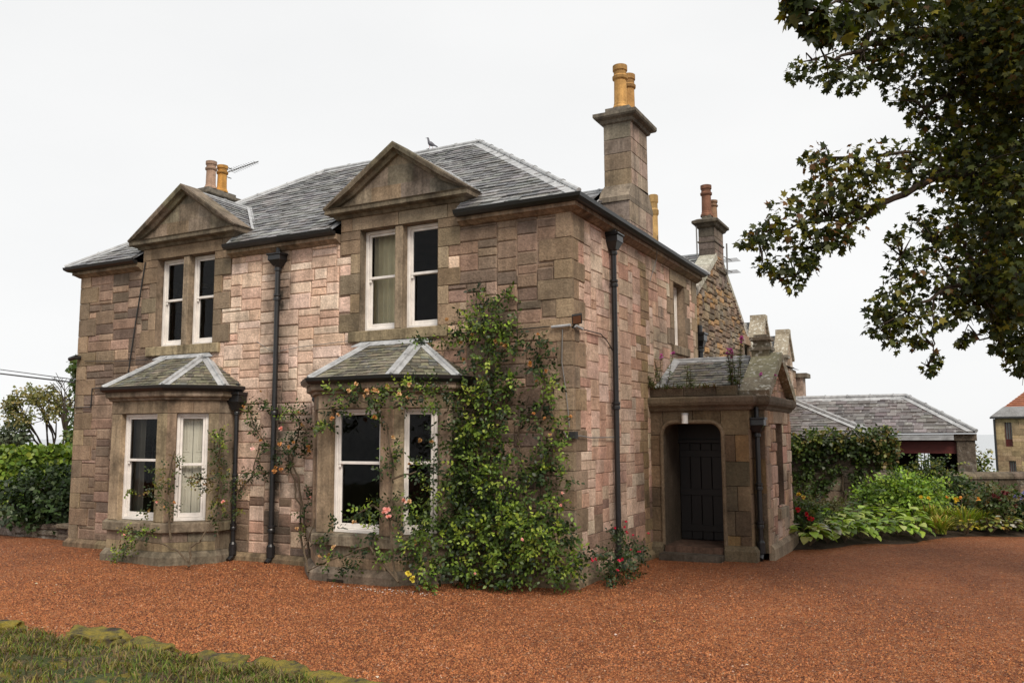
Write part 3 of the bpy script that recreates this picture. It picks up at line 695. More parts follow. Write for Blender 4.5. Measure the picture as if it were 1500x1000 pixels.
# downpipes
def downpipe(parent, x, y, nrm, ztop, zbot, hopper=.22, r=.045, name='downpipe', shoe=True, out=.09):
    n = np.array(nrm, float); t = np.cross(n, [0, 0, 1.]); c = np.array([x, y, 0])+n*out; m = MB(); Z = np.array([0, 0, 1.])
    m.tube([c+Z*zbot, c+Z*ztop], r, 12)
    for z in [ztop-.02, *np.arange(zbot+.45, ztop-.5, (ztop-zbot-.6)/2.2)]: m.lathe(c+Z*z, [(r, -.07), (r*1.45, -.06), (r*1.45, -.02), (r*1.2, 0), (r*1.45, .02), (r*1.45, .05), (r, .06)], 12)
    if hopper:
        F = frame(c+Z*ztop-n*.0, t, n); h = hopper
        m.hexa([F(-.06, 0, -.06), F(.06, 0, -.06), F(.06, 0, .06), F(-.06, 0, .06)], [F(-.13, h*.5, -.085), F(.13, h*.5, -.085), F(.13, h*.5, .11), F(-.13, h*.5, .11)])
        m.fbox(F, -.14, .14, h*.5, h*.95, -.088, .12, bev=.006); m.fbox(F, -.16, .16, h*.95, h*1.12, -.09, .14, bev=.01)
        m.tube([c+Z*(ztop+h), c+Z*(ztop+h+.2)], r*.9, 10)
    if shoe: m.tube([c+Z*(zbot+.02), c+Z*(zbot-.06)+n*.02, c+Z*(zbot-.12)+n*.1], r*1.1, 10); m.lathe(c+Z*(zbot+.05), [(r, -.1), (r*1.6, -.08), (r*1.6, .1), (r*1.3, .12), (r, .14)], 12)
    return m.build(name, MT['iron'], parent)
downpipe(house, -5.6, 0, (0, -1, 0), 5.30, .30, .2)
downpipe(house, 0, 1.53, (1, 0, 0), 5.30, .35, .24)
downpipe(house, BA+1.45, -.0, (0, -1, 0), 2.78, .3, .28, .04, out=.12)
downpipe(house, BB-1.42, -.0, (0, -1, 0), 2.78, .3, .24, .04, out=.06)

# ------------------------------------------------------------------ bay windows
def bay(c, shut, cur):
    pts = [(c-1.32, 0), (c-1.32, -.40), (c-.71, -1.0), (c+.71, -1.0), (c+1.32, -.40), (c+1.32, 0)]
    m = MB(); wins = []
    moulding(m, pts, [(0, -.05), (.09, -.05), (.09, .28), (.03, .36), (0, .37)], (.21, .17, .125), .7)
    moulding(m, pts, [(0, .675), (.06, .685), (.075, .70), (.075, .83), (.06, .85), (-.15, .87)], (.25, .205, .145), .9)
    moulding(m, pts, [(0, 2.945), (.05, 2.955), (.06, 2.99), (.11, 3.01), (.12, 3.03), (.12, 3.12), (0, 3.13)], (.26, .20, .145), .9)
    ops = {1: (.22, .72), 2: (.25, 1.17), 3: (.16, .68)}
    for i, (p, q) in enumerate(zip(pts, pts[1:])):
        p3 = np.array([*p, 0.]); u = np.array([q[0]-p[0], q[1]-p[1], 0.]); ln_ = np.linalg.norm(u); u /= ln_; n = np.array([u[1], -u[0], 0]); F = frame(p3, u, n)
        c0 = (.30, .225, .145)
        if i in ops:
            a, e = ops[i]
            m.fbox(F, 0, ln_, .37, .52, -.2, 0, jit(c0), .004); m.fbox(F, 0, ln_*.47, .523, .68, -.2, 0, jit((.24, .19, .14)), .004); m.fbox(F, ln_*.47+.005, ln_, .523, .68, -.2, 0, jit((.24, .19, .14)), .004)
            m.fbox(F, .002, ln_*.5-.002, 2.725, 2.95, -.22, 0, jit((.28, .21, .14), .14), .004); m.fbox(F, ln_*.5+.002, ln_-.002, 2.725, 2.95, -.22, 0, jit((.28, .21, .14), .14), .004)
            m.fbox(F, 0, a, .86, 2.72, -.22, 0, jit((.33, .25, .165), .12), .012); m.fbox(F, e, ln_, .86, 2.72, -.22, 0, jit((.33, .25, .165), .12), .012)
            wins.append((i, F, a, e))
        else:
            for v0, v1 in ((.37, .68), (.86, 1.5), (1.5, 2.1), (2.1, 2.72), (2.725, 2.95)): m.fbox(F, 0, ln_, v0, v1-.004, -.2, 0, jit((.29, .225, .16), .1), .004)
    B = m.build('bay_window', MT['dressed'], house)
    for i, F, a, e in wins:
        ex = []
        if shut == i: ex.append(('shutter', 0, 1, 0, 1, 'shutter'))
        elif cur and i == 2: ex += [('curtain', -.12, .2, 0, 1, 'grey_curtain'), ('curtain', .62, 1.15, 0, 1, 'grey_curtain')]
        sash_window(B, F, a, e, .87, 2.72, -.10, True, ex, .56 if not (shut == i) else .52, .04)
    # roof
    g = MB(); gp = [(c-1.32, 0), (c-1.32, -.40), (c-.71, -1.0), (c+.71, -1.0), (c+1.32, -.40), (c+1.32, 0)]
    moulding(g, gp, [(.121, 3.10), (.17, 3.105), (.21, 3.15), (.22, 3.20), (.20, 3.205), (.19, 3.17), (.121, 3.165)]); g.build('gutter', MT['iron'], B)
    E = [np.array([c-1.50, 0, 3.17]), np.array([c-1.50, -.47, 3.17]), np.array([c-.78, -1.18, 3.17]), np.array([c+.78, -1.18, 3.17]), np.array([c+1.50, -.47, 3.17]), np.array([c+1.50, 0, 3.17])]
    T0, T1 = np.array([c-.50, -.02, 3.80]), np.array([c+.50, -.02, 3.80])
    r = MB(); s_ = MB(); ld = MB()
    faces = [(E[0], E[1], T0, T0), (E[1], E[2], T0, T0), (E[2], E[3], T1, T0), (E[3], E[4], T1, T1), (E[4], E[5], T1, T1)]
    for k, (a, b_, tb, ta) in enumerate(faces):
        r.poly([a, b_, tb, ta] if k == 2 else [a, b_, ta], (.09, .09, .08))
        u = (b_-a); ln_ = np.linalg.norm(u); u /= ln_; wv = ta-a; wv = wv-u*np.dot(wv, u); h = np.linalg.norm(wv); S = wv/h
        ua, ub = np.dot(ta-a, u), np.dot(tb-a, u)
        slates(s_, a, u, S, h, lambda v, ua=ua, h=h: ua*v/h, lambda v, ub=ub, h=h, l_=ln_: l_+(ub-l_)*v/h, .105, (.11, .2), lambda: pick([(.15, .14, .105), (.19, .175, .13), (.11, .105, .085), (.23, .21, .165), (.15, .15, .14)]), .009)
    for e_, t_, d1, d2 in ((E[1], T0, E[0]-E[1], E[2]-E[1]), (E[2], T0, E[1]-E[2], E[3]-E[2]), (E[3], T1, E[2]-E[3], E[4]-E[3]), (E[4], T1, E[3]-E[4], E[5]-E[4])):
        lead_strip(ld, e_+(t_-e_)*.0, t_, d1, d2, .11, .028, .03)
    ld.hexa([T0+(-.3, -.10, -.03), T1+(.3, -.10, -.03), T1+(.05, .02, .05), T0+(-.05, .02, .05)], [T0+(-.3, -.10, -.015), T1+(.3, -.10, -.015), T1+(.05, -.005, .09), T0+(-.05, -.005, .09)])
    rf = r.build('roof', MT['slate_moss'], B); s_.build('slates', MT['slate_moss'], B); ld.build('lead_flashing', MT['lead'], B)
    for z_, nm_ in ((2.94, 'bay_ceiling'), (.5, 'bay_floor')): m = MB(); m.poly([(p[0], p[1], z_) for p in pts]); m.build(nm_, MT['room'], B)
    return B
bay(BA, 3, True); bay(BB, 0, False)
# air vent in the plinth of the right bay
m = MB(); m.box(BB-.40, BB-.10, -1.10, -1.085, .05, .21)
for i in range(5): m.box(BB-.38, BB-.12, -1.112, -1.098, .07+i*.027, .083+i*.027)
m.build('air_vent', MT['bark'], house)

# side window
sash_window(house, FS, 5.04, 5.80, 4.075, 5.345, -.14, False, None, .5)
m = MB(); reveals(m, FS, (5.04, 5.80, 4.07, 5.35), .24, (.28, .21, .15)); m.build('window_reveal', MT['dressed'], house)
m = MB(); m.fbox(FS, 4.86, 5.98, 3.90, 4.068, -.2, .07, (.27, .21, .145), .012); m.build('sill', MT['dressed'], house)

# ------------------------------------------------------------------ porch (part of the house)
PF = frame((0, 3.45, 0), (1, 0, 0), (0, -1, 0)); PG = frame((1.95, 3.75, 0), (0, 1, 0), (1, 0, 0)); PP = frame((1.74, 3.45, 0), (0, 1, 0), (1, 0, 0)); PN = frame((1.74, 3.75, 0), (1, 0, 0), (0, -1, 0))
pc = lambda: jit(R.choice([(.17, .12, .07), (.135, .095, .058), (.20, .14, .085), (.115, .085, .055), (.21, .135, .065)]), .16)
m = MB(); dr = []
for a, e in ((0, .24), (1.27, 1.74)):
    v = .3
    while v < 2.29:
        h = R.uniform(.28, .42); t = min(2.30, v+h)
        if 2.30-t < .15: t = 2.30
        if e-a > .3 and R.random() < .6: s = a+(e-a)*R.uniform(.4, .6); dr += [(a, s, v, t, pc()), (s, e, v, t, pc())]
        else: dr.append((a, e, v, t, pc()))
        v = t
dr += [(0, .24, 2.30, 2.73, pc()), (.24, .78, 2.50, 2.73, pc()), (.78, 1.27, 2.50, 2.73, pc()), (1.27, 1.74, 2.30, 2.73, pc())]
dressed_blocks(m, PF, dr, 0.0)
for s, cx_ in ((1, .24), (-1, 1.27)):                        # rounded upper corners of the doorway
    r_ = .2; arc = [(cx_+s*(r_-r_*math.cos(t)), 2.50-r_+r_*math.sin(t)) for t in np.linspace(0, math.pi/2, 8)]
    P = [(cx_, 2.50)]+arc; m.prism([PF(u, v, -.002) for u, v in P], (0, .30, 0), pc())
    tb = [PF(u, v, .01) for u, v in arc]
path = [PF(.24-.03, .4, .0), PF(.21, 2.30, 0)]+[PF(.24+.2-.23*math.cos(t), 2.30+.23*math.sin(t), 0) for t in np.linspace(0, math.pi/2, 8)]+[PF(1.27-.2+.23*math.sin(t), 2.30+.23*math.cos(t), 0) for t in np.linspace(0, math.pi/2, 8)]+[PF(1.30, 2.3, 0), PF(1.30, .4, 0)]
m.tube(path, .035, 8, (.19, .14, .09))
for x in (.24, 1.27): m.poly([PF(x, .2, 0), PF(x, 2.5, 0), PF(x, 2.5, -1.1), PF(x, .2, -1.1)], (.11, .085, .06))
m.poly([PF(.24, 2.5, 0), PF(1.27, 2.5, 0), PF(1.27, 2.5, -1.1), PF(.24, 2.5, -1.1)], (.10, .08, .06))
for v0, v1 in ((.3, .8), (.8, 1.3), (1.3, 1.9), (1.9, 2.4), (2.4, 2.73)):
    m.fbox(PP, .01, .295, v0+.004, v1-.004, -.06, .008, pc(), .006); m.fbox(PN, .01, .21, v0+.003, v1-.003, -.1, .004, pc(), .004)
ow = (.93, 1.47, 1.0, 2.5)
dg = [(0, .25, a, b, jit((.36, .25, .17), .15)) for a, b in ((.3, .7), (1.05, 1.4), (1.8, 2.1), (2.45, 2.73))]+[(0, .4, a, b, jit((.38, .27, .19), .15)) for a, b in ((.7, 1.05), (1.4, 1.8), (2.1, 2.45))]+[(.7, 1.7, 2.5, 2.73, jit((.36, .27, .19)))]
palg = lambda u, v: jit(R.choice([(.50, .31, .22), (.54, .37, .28), (.44, .27, .18), (.50, .38, .28)]), .15)
masonry(m, PG, 0, 2.45, .3, 2.73, [ow], dg, palg, cell=.08, ws=(3, 6)); dressed_blocks(m, PG, dg, .022)
backing(m, PG, 0, 2.45, 0, 2.75, [ow], 0, 0, (.2, .15, .11)); reveals(m, PG, ow, .25, (.22, .165, .12))
m.poly([(0, 6.2, 0), (1.95, 6.2, 0), (1.95, 6.2, 2.8), (0, 6.2, 2.8)], (.4, .28, .2))
PPL = [(0, -.05), (.09, -.05), (.09, .36), (.04, .43), (0, .44)]
moulding(m, [(0, 3.45), (.22, 3.45)], PPL, (.14, .11, .07)); moulding(m, [(1.29, 3.45), (1.74, 3.45), (1.74, 3.62)], PPL, (.15, .115, .07)); moulding(m, [(1.95, 3.8), (1.95, 6.2)], PPL, (.30, .23, .16), .7)
moulding(m, [(0, 3.45), (1.74, 3.45), (1.74, 3.75), (1.95, 3.75), (1.95, 6.2), (1.5, 6.2)], [(0, 2.72), (.04, 2.73), (.06, 2.78), (.11, 2.82), (.13, 2.87), (.13, 2.94), (.10, 2.97), (-.2, 2.985)], (.13, .10, .068), 1.1)
for a, e in ((0, .62), (.62, 1.2), (1.2, 1.56)): m.fbox(PF, a+.003, e-.003, 2.98, 3.15, -.16, -.02, jit((.115, .09, .06)), .01)
# gable over the porch end wall with raking copings
gy0, gy1, gyc, gz0, gza = 3.72, 6.22, 4.95, 2.98, 3.62
m.poly([(1.93, gy0, gz0-.05), (1.93, gy1, gz0-.05), (1.93, gyc, gza)], (.30, .2, .15))
masonry(m, frame((1.93, 0, 0), (0, 1, 0), (1, 0, 0)), gy0, gy1, gz0-.02, gza, [], [], palg, cell=.07, hs=(2, 2, 3), ws=(3, 5), proud=.006, inside=lambda u, v: v < gz0+(gza-gz0)*(1-abs(u-gyc)/1.25)-.06)
porch = m.build('porch', MT['rubble'], house)
k_ = MB()
for s in (-1, 1):
    a = np.array([0, gyc+s*1.32, gz0+.0]); b_ = np.array([0, gyc, gza+.12]); nn = np.array([0, s*.46, .88])
    for i in range(3):
        p, q = a+(b_-a)*i/3, a+(b_-a)*(i+1)/3; lo = lambda r: [r+np.array([1.56, 0, 0])-nn*.08, r+np.array([2.08, 0, 0])-nn*.08]
        hi = lambda r: [r+np.array([1.56, 0, 0])+nn*.09, r+np.array([2.08, 0, 0])+nn*.09]
        P0, P1, Q0, Q1 = lo(p), hi(p), lo(q), hi(q); g = (b_-a)*.006
        k_.hexa([P0[0]+g, P0[1]+g, Q0[1], Q0[0]], [P1[0]+g, P1[1]+g, Q1[1], Q1[0]], jit((.27, .235, .165), .12))
for z0, z1, h in ((3.70, 3.86, .16), (3.86, 3.92, .20), (3.92, 4.05, .13), (4.05, 4.11, .19), (4.11, 4.16, .12)): k_.box(1.72-h, 1.72+h, gyc-h, gyc+h, z0, z1, jit((.20, .175, .13)))
k_.build('gable_coping', MT['skew'], porch)
r = MB(); s_ = MB(); ld = MB(); e0 = np.array([0, 3.6, 3.06]); rr = np.array([0, gyc, 3.72]); S = rr-e0; q = np.linalg.norm(S); S /= q
r.poly([e0, e0+(1.6, 0, 0), rr+(1.6, 0, 0), rr], (.1, .1, .09)); r.poly([rr, rr+(1.6, 0, 0), (1.6, 6.25, 3.0), (0, 6.25, 3.0)], (.1, .1, .09))
slates(s_, e0, (1, 0, 0), S, q, lambda v: .0, lambda v: 1.58, .115, (.11, .21), lambda: pick([(.14, .135, .12), (.19, .175, .145), (.10, .10, .095), (.23, .21, .19), (.16, .16, .165)]), .012)
lead_strip(ld, rr, rr+(1.5, 0, 0), (0, -1, -.53), (0, 1, -.53), .14, .03, .03)
ld.hexa([(0.03, 3.5, 3.05), (.16, 3.5, 3.05), (.16, gyc, 3.74), (.03, gyc, 3.74)], [(0.03, 3.5, 3.08), (.16, 3.5, 3.065), (.16, gyc, 3.755), (.03, gyc, 3.80)])
pr_ = r.build('porch_roof', MT['slate_moss'], porch); s_.build('slates', MT['slate_moss'], porch); ld.build('lead_flashing', MT['lead'], porch)
d_ = MB()
for i in range(5): d_.fbox(PF, .26+i*.2, .255+(i+1)*.2, .40, 2.15, -.96, -.92, bev=.008)
d_.fbox(PF, .24, 1.27, 2.15, 2.22, -.96, -.88, bev=.006); d_.fbox(PF, .24, 1.27, 2.22, 2.5, -.96, -.94)
for v in (.55, 1.2, 1.9): d_.fbox(PF, .26, 1.25, v, v+.12, -.92, -.90, bev=.005)
d_.lathe(PF(1.12, 1.35, -.90), [(.0, -.03), (.03, -.015), (.03, .015), (0, .03)], 10); d_.build('door', MT['door'], porch)
st = MB(); st.box(.22, 1.29, 3.12, 3.42, .1, .285, (.11, .09, .07)); st.box(.245, 1.265, 3.40, 4.5, .12, .39, (.14, .085, .06)); st.build('step', MT['dressed'], porch)
wn = MB(); wn.fbox(PG, ow[0], ow[1], ow[2], ow[3], -.25, -.23); pw = wn.build('window', MT['door'], porch)
p = MB(); p.poly([PG(ow[0]+.05, ow[2]+.05, -.225), PG(ow[1]-.05, ow[2]+.05, -.225), PG(ow[1]-.05, ow[3]-.05, -.225), PG(ow[0]+.05, ow[3]-.05, -.225)]); p.build('pane', MT['glass'], porch)
sb = MB(); sb.fbox(PG, .82, 1.58, .80, .99, -.15, .09, (.30, .24, .165), .012); sb.build('sill', MT['dressed'], porch)
downpipe(porch, 1.84, 3.75, (0, -1, 0), 2.35, .34, .22, .042, out=.08)

# cables fixed to the walls
def cable(pts, r=.008, mt='cable', name='wall_cable'):
    m = MB(); m.tube(pts, r, 6); return m.build(name, MT[mt], house)
fp = lambda u, v, o=-.055: at(u, v, 'y', o); sp_ = lambda u, v, o=.05: at(u, v, 'x', o)
cable([fp(213, 384), fp(199, 470), fp(187, 552)], .014, 'black_cable'); cable([fp(124, 529), fp(170, 529), fp(216, 527)], .008, 'black_cable')
cable([fp(110, 597), fp(133, 596), fp(135, 569), fp(163, 567)], .014, 'black_cable')
cable([fp(376, 500), fp(392, 511), fp(404, 515), fp(440, 508), fp(480, 503), fp(512, 499)], .006, 'cable')
cable([fp(655, 489), fp(700, 486), fp(745, 484), fp(805, 478)], .009, 'black_cable'); 
m = MB(); m.tube([fp(808, 479, -.07), fp(836, 476, -.07)], .022, 8); m.tube([sp_(843, 477, .06), sp_(853, 482, .06)], .022, 8); m.build('conduit', MT['lead'], house)
cable([sp_(853, 482), sp_(880, 489), sp_(890, 500), sp_(899, 516)], .008, 'black_cable'); cable([fp(824, 482), fp(823, 530), fp(828, 565), fp(832, 600), fp(834, 625)], .007, 'cable')
cable([fp(826, 632), fp(832, 642), sp_(842, 639), sp_(850, 638), sp_(866, 641), sp_(900, 640)], .009, 'cable')
m = MB(); m.box(-.03, .07, -.075, .02, at(846, 637, 'x', .05)[2]-.05, at(846, 637, 'x', .05)[2]+.05); m.build('junction_box', MT['black_plastic'], house)
cable([sp_(963, 345, .33), sp_(962, 378, .1), sp_(952, 412, .05)], .006)

# ------------------------------------------------------------------ small fixtures
q = at(845, 468, 'y', -.22); t = thing('floodlight', (.06, -.06, q[2]), 'small black floodlight on a bracket at the top of the front corner', 'floodlight')
F = frame(q, (.92, -.35, 0), (.30, -.80, -.0)); m = MB()
def tilt(F, u, v, d): return F(u, v*.88-d*.45, d*.88+v*.45)
m.fbox(lambda u, v, d: tilt(F, u, v, d), -.10, .10, -.075, .075, -.05, .0, bev=.01); m.build('lamp_body', MT['black_plastic'], t)
m = MB(); m.fbox(lambda u, v, d: tilt(F, u, v, d), -.08, .08, -.055, .055, .0, .004); m.build('lens', plain('amber_lens', (.20, .09, .05), .25, 0, .1), t)
m = MB(); m.tube([(.05, -.02, q[2]-.09), (.05, -.10, q[2]-.09), q+(0, .03, -.02)], .014, 6); m.build('bracket', MT['iron'], t)
q = PF(.67, 2.60, 0); t = thing('wall_lamp', q, 'white cylindrical lamp on the stone above the porch door', 'lamp'); m = MB()
m.lathe(q+(0, -.09, 0), [(.0, -.10), (.055, -.098), (.055, .05), (0, .052)], 16); m.build('shade', MT['plastic'], t)
m = MB(); m.lathe(q+(0, -.09, .052), [(.06, 0), (.06, .03), (0, .035)], 16); m.tube([q+(0, .02, .06), q+(0, -.09, .07)], .02, 8); m.build('mount', MT['lead'], t)
q = at(117, 524, 'y', -.05); t = thing('security_camera', q, 'small black camera on the far left edge of the front wall', 'camera'); m = MB()
m.tube([q+(0, 0, 0), q+(0, -.10, 0)], .045, 10); m.build('mount', MT['black_plastic'], t); m = MB(); m.tube([q+(-.16, -.11, -.03), q+(.05, -.11, .01)], .045, 10); m.build('camera_body', MT['black_plastic'], t)
for a, b_, rr_ in (((0, 541), (112, 556), .010), ((0, 547), (109, 560), .018)):
    p0 = at(b_[0], b_[1], 'y', .02); far = atd(a[0], a[1], 20); d = far-p0; pts = [p0+d*q_ for q_ in np.linspace(0, 2.6, 6)]
    m = MB(); m.tube(pts, rr_, 6); tag(m.build('overhead_cable', MT['black_cable'], base=p0), 'thin upper cable running from the left corner of the house' if rr_ < .015 else 'thicker lower cable running from the left corner of the house', 'cable', 'overhead cables at the house corner')
# pigeon on the ridge
q = at(631, 220, 'y', 3.36); q[2] = rz+.10; t = thing('pigeon', q, 'grey pigeon perched on the slate roof ridge', 'bird'); m = MB()
ax = np.array([.62, .35, -.42])*.66; B0 = q+np.array([0, 0, .085])
pr = [(-.155, .012, .06), (-.135, .028, .065), (-.115, .030, .055), (-.09, .038, .02), (-.06, .062, -.01), (-.02, .075, -.02), (.05, .068, -.02), (.11, .045, -.005), (.17, .026, 0), (.24, .022, .005), (.29, .018, .005)]
m.tube([B0+ax*s*1.05+np.array([0, 0, (z+(.05 if s < -.1 else 0))*.66]) for s, r_, z in pr], [r_*.66 for s, r_, z in pr], 10); m.build('body', plain('pigeon_feathers', (.10, .10, .12), .7, 0, .4, 30), t, True)
m = MB(); hd = B0+ax*-.155*1.05+np.array([0, 0, .073]); m.tube([hd+(0, 0, -.006), hd+np.array([-.033, -.018, -.008])], [.008, .002], 6); m.build('beak', MT['black_plastic'], t)
MT['pleg'] = plain('pigeon_leg', (.3, .08, .06))
for s in (-.02, .03): m = MB(); m.tube([B0+(s, s, -.03), q+(s, s, -.02)], .005, 5); m.build('leg', MT['pleg'], t)

# ------------------------------------------------------------------ rear wing (older rubble building)
rw = thing('rear_wing', (-3, 12, 0), 'older rubble stone wing with tall chimney and gabled dormers behind the porch', 'house')
GX = -.12; GF = frame((GX, 0, 0), (0, 1, 0), (1, 0, 0)); ga, gap, gs = 9.4, 6.80, .60
gtop = lambda y: gap-abs(y-ga)*gs
palo = lambda u, v: jit(R.choice([(.24, .175, .12), (.30, .215, .145), (.19, .14, .10), (.38, .235, .115), (.27, .22, .16), (.34, .26, .18), (.15, .115, .085)]), .22)
ow = (11.85, 12.55, 3.6, 4.75)
m = MB(); masonry(m, GF, 6.8, 13.7, 2.0, 6.8, [ow], [(11.65, 11.85, 3.5, 4.75, palo(0, 0)), (12.55, 12.8, 3.5, 4.75, palo(0, 0)), (11.7, 12.7, 4.75, 5.0, palo(0, 0))], palo, cell=.07, hs=(1, 2, 2, 3), ws=(3, 6), proud=.03, bev=.02, rough=.03, inside=lambda u, v: v < gtop(u)-.05)
dressed_blocks(m, GF, [(11.65, 11.85, 3.5, 4.75, palo(0, 0)), (12.55, 12.8, 3.5, 4.75, palo(0, 0)), (11.7, 12.7, 4.75, 5.0, palo(0, 0))], .03)
m.prism([GF(6.8, 0, 0), GF(11.85, 0, 0), GF(11.85, gtop(11.85), 0), GF(ga, gap, 0), GF(6.8, gtop(6.8), 0)], (-.05, 0, 0), (.18, .14, .10)); m.prism([GF(12.55, 0, 0), GF(13.7, 0, 0), GF(13.7, gtop(13.7), 0), GF(12.55, gtop(12.55), 0)], (-.05, 0, 0), (.18, .14, .10))
m.prism([GF(11.85, 0, 0), GF(12.55, 0, 0), GF(12.55, 3.6, 0), GF(11.85, 3.6, 0)], (-.05, 0, 0), (.18, .14, .10)); m.prism([GF(11.85, 4.75, 0), GF(12.55, 4.75, 0), GF(12.55, gtop(12.55), 0), GF(11.85, gtop(11.85), 0)], (-.05, 0, 0), (.18, .14, .10))
m.build('gable_wall', MT['old_rubble'], rw)
sash_window(rw, GF, ow[0], ow[1], ow[2]+.02, ow[3]-.02, -.18)
for s, y0 in ((-1, 6.82), (1, 13.85)):
    m = MB()
    A = np.array([GX, y0, gtop(y0)]); B = np.array([GX, ga+s*.3, gtop(ga+s*.3)]); n_ = 7; nn = np.array([0, s*.51, .86])
    for i in range(n_):
        p, q = A+(B-A)*(i+.02)/n_, A+(B-A)*(i+.98)/n_; w0, w1 = np.array([-.36, 0, 0]), np.array([.05 if s < 0 else .012, 0, 0]); c_ = jit((.38, .36, .30), .15)
        m.hexa([p+w0-nn*.05, p+w1-nn*.05, q+w1-nn*.05, q+w0-nn*.05], [p+w0+nn*.10, p+w1+nn*.10, q+w1+nn*.10, q+w0+nn*.10], c_)
    m.build('skew_coping', MT['skew'], rw)
cy0, cy1 = 8.98, 9.86; cxl = at(1023, 345, 'y', cy0)[0]
m = MB(); shaft(m, cxl, GX+.02, cy0, cy1, 5.9, 7.42, .55); ring(m, cxl, GX+.02, cy0, cy1, [(0, 6.28), (.05, 6.3), (.05, 6.36), (0, 6.4)], (.13, .105, .075)); ring(m, cxl, GX+.02, cy0, cy1, [(0, 6.98), (.02, 6.985), (.02, 7.02), (0, 7.025)], (.12, .1, .08))
ring(m, cxl, GX+.02, cy0, cy1, [(0, 7.34), (.05, 7.37), (.08, 7.43), (.13, 7.46), (.13, 7.52), (.02, 7.58), (-.25, 7.58)], (.11, .095, .07)); m.box(cxl+.08, GX-.08, cy0+.08, cy1-.08, 7.57, 7.68, (.25, .23, .18))
ch = m.build('chimney', MT['dressed'], rw); pcx = (cxl+GX)/2
chimney_pot(ch, (pcx-.02, 9.2, 7.67), .80, .13, (.27, .125, .075)); chimney_pot(ch, (pcx+.02, 9.65, 7.67), .52, .12, (.33, .20, .12))
m = MB(); m.tube([(cxl-.03, cy0-.05, 5.6), (cxl-.03, cy0-.05, 7.4)], .018, 6); m.tube([(GX+.1, cy1, 6.3), (GX+.1, cy1+.02, 7.1)], .02, 6)
for z in (6.4, 6.7): m.tube([(GX+.1, cy1-.3, z), (GX+.1, cy1+.5, z+.05)], .012, 5); [m.tube([(GX-.15, cy1+.1*i, z), (GX+.35, cy1+.1*i, z)], .006, 4) for i in range(5)]
m.build('tv_aerial', MT['cable'], rw)
m = MB(); s_ = MB(); m.poly([(GX-.05, 6.8, gtop(6.8)-.02), (GX-.05, ga, gap-.02), (-9, ga, gap-.02), (-9, 6.8, gtop(6.8)-.02)], (.1, .1, .1)); m.poly([(GX-.05, 13.8, gtop(13.8)-.02), (GX-.05, ga, gap-.02), (-9, ga, gap-.02), (-9, 13.8, gtop(13.8)-.02)], (.1, .1, .1))
S = np.array([0, 1, gs])/math.hypot(1, gs); slates(s_, (-4, 6.8, gtop(6.8)-.01), (1, 0, 0), S, 2.6*math.hypot(1, gs), lambda v: 0, lambda v: 3.85, .16, (.17, .3), sp)
FX = -.1; FR_ = frame((FX, 0, 0), (0, 1, 0), (1, 0, 0)); fe = 4.55
m.poly([(FX+.1, 13.7, fe), (FX+.1, 20, fe), (-3.6, 20, 6.6), (-3.6, 13.7, 6.6)], (.12, .12, .12)); m.poly([(-7, 13.7, fe), (-7, 20, fe), (-3.6, 20, 6.6), (-3.6, 13.7, 6.6)], (.12, .12, .12))
S = np.array([-3.7, 0, 2.05]); q = np.linalg.norm(S); slates(s_, (FX+.1, 13.7, fe), (0, 1, 0), S/q, q, lambda v: 0, lambda v: 6.3, .17, (.17, .3), sp)
rf = m.build('roof', MT['slate'], rw); s_.build('slates', MT['slate'], rf)
m = MB(); masonry(m, FR_, 13.7, 20, 2, fe, [], [], lambda u, v: jit((.38, .27, .2), .2), cell=.09); backing(m, FR_, 13.7, 20, 0, fe, [], 0, 0, (.2, .15, .12)); m.prism([(-7, 20, 0), (FX, 20, 0), (FX, 20, fe), (-3.6, 20, 6.5), (-7, 20, fe)], (0, -.05, 0), (.3, .22, .17)); m.build('far_wall', MT['rubble'], rw)
for yc in (14.55, 18.55):
    m = MB(); z1, zp, hw = 4.95, 5.72, .72
    m.prism([(FX+.03, yc-hw, 3.2), (FX+.03, yc-.28, 3.2), (FX+.03, yc-.28, z1), (FX+.03, yc-hw, z1)], (-.3, 0, 0), (.36, .28, .21)); m.prism([(FX+.03, yc+.28, 3.2), (FX+.03, yc+hw, 3.2), (FX+.03, yc+hw, z1), (FX+.03, yc+.28, z1)], (-.3, 0, 0), (.38, .29, .22))
    m.prism([(FX+.03, yc-hw, z1), (FX+.03, yc+hw, z1), (FX+.03, yc+.12, zp), (FX+.03, yc-.12, zp)], (-.3, 0, 0), (.35, .27, .2))
    for s in (-1, 1): m.prism([(FX+.10, yc+s*(hw+.08), z1-.05), (FX+.10, yc+s*.1, zp+.06), (FX+.10, yc+s*.1, zp-.1), (FX+.10, yc+s*hw, z1-.14)], (-.45, 0, 0), (.33, .29, .22))
    m.box(FX-.35, FX+.1, yc-.17, yc+.17, zp-.04, zp+.14, (.36, .31, .23)); m.box(FX-2.2, FX-.3, yc-hw, yc+hw, 4.4, z1-.02, (.2, .19, .18))
    m.prism([(FX-.3, yc-hw-.05, z1-.03), (FX-.3, yc+hw+.05, z1-.03), (FX-.3, yc, zp-.05)], (-2.4, 0, 0), (.12, .12, .12)); m.box(FX-.2, FX-.15, yc-.28, yc+.28, 3.2, z1, (.05, .045, .04))
    m.box(FX-.02, FX+.13, yc-hw-.1, yc-.3, z1-.12, z1-.02, (.16, .14, .11)); m.build('dormer', MT['skew'], rw)
m = MB(); m.box(FX-.4, FX+.25, 19.9, 20.5, 2, 4.3, (.40, .30, .24)); m.box(FX-.5, FX+.4, 19.8, 20.7, 4.3, 4.45, (.18, .155, .12)); m.build('end_pier', MT['dressed'], rw)
downpipe(rw, GX, 7.1, (1, 0, 0), 4.2, .3, .3, .06, out=.1)

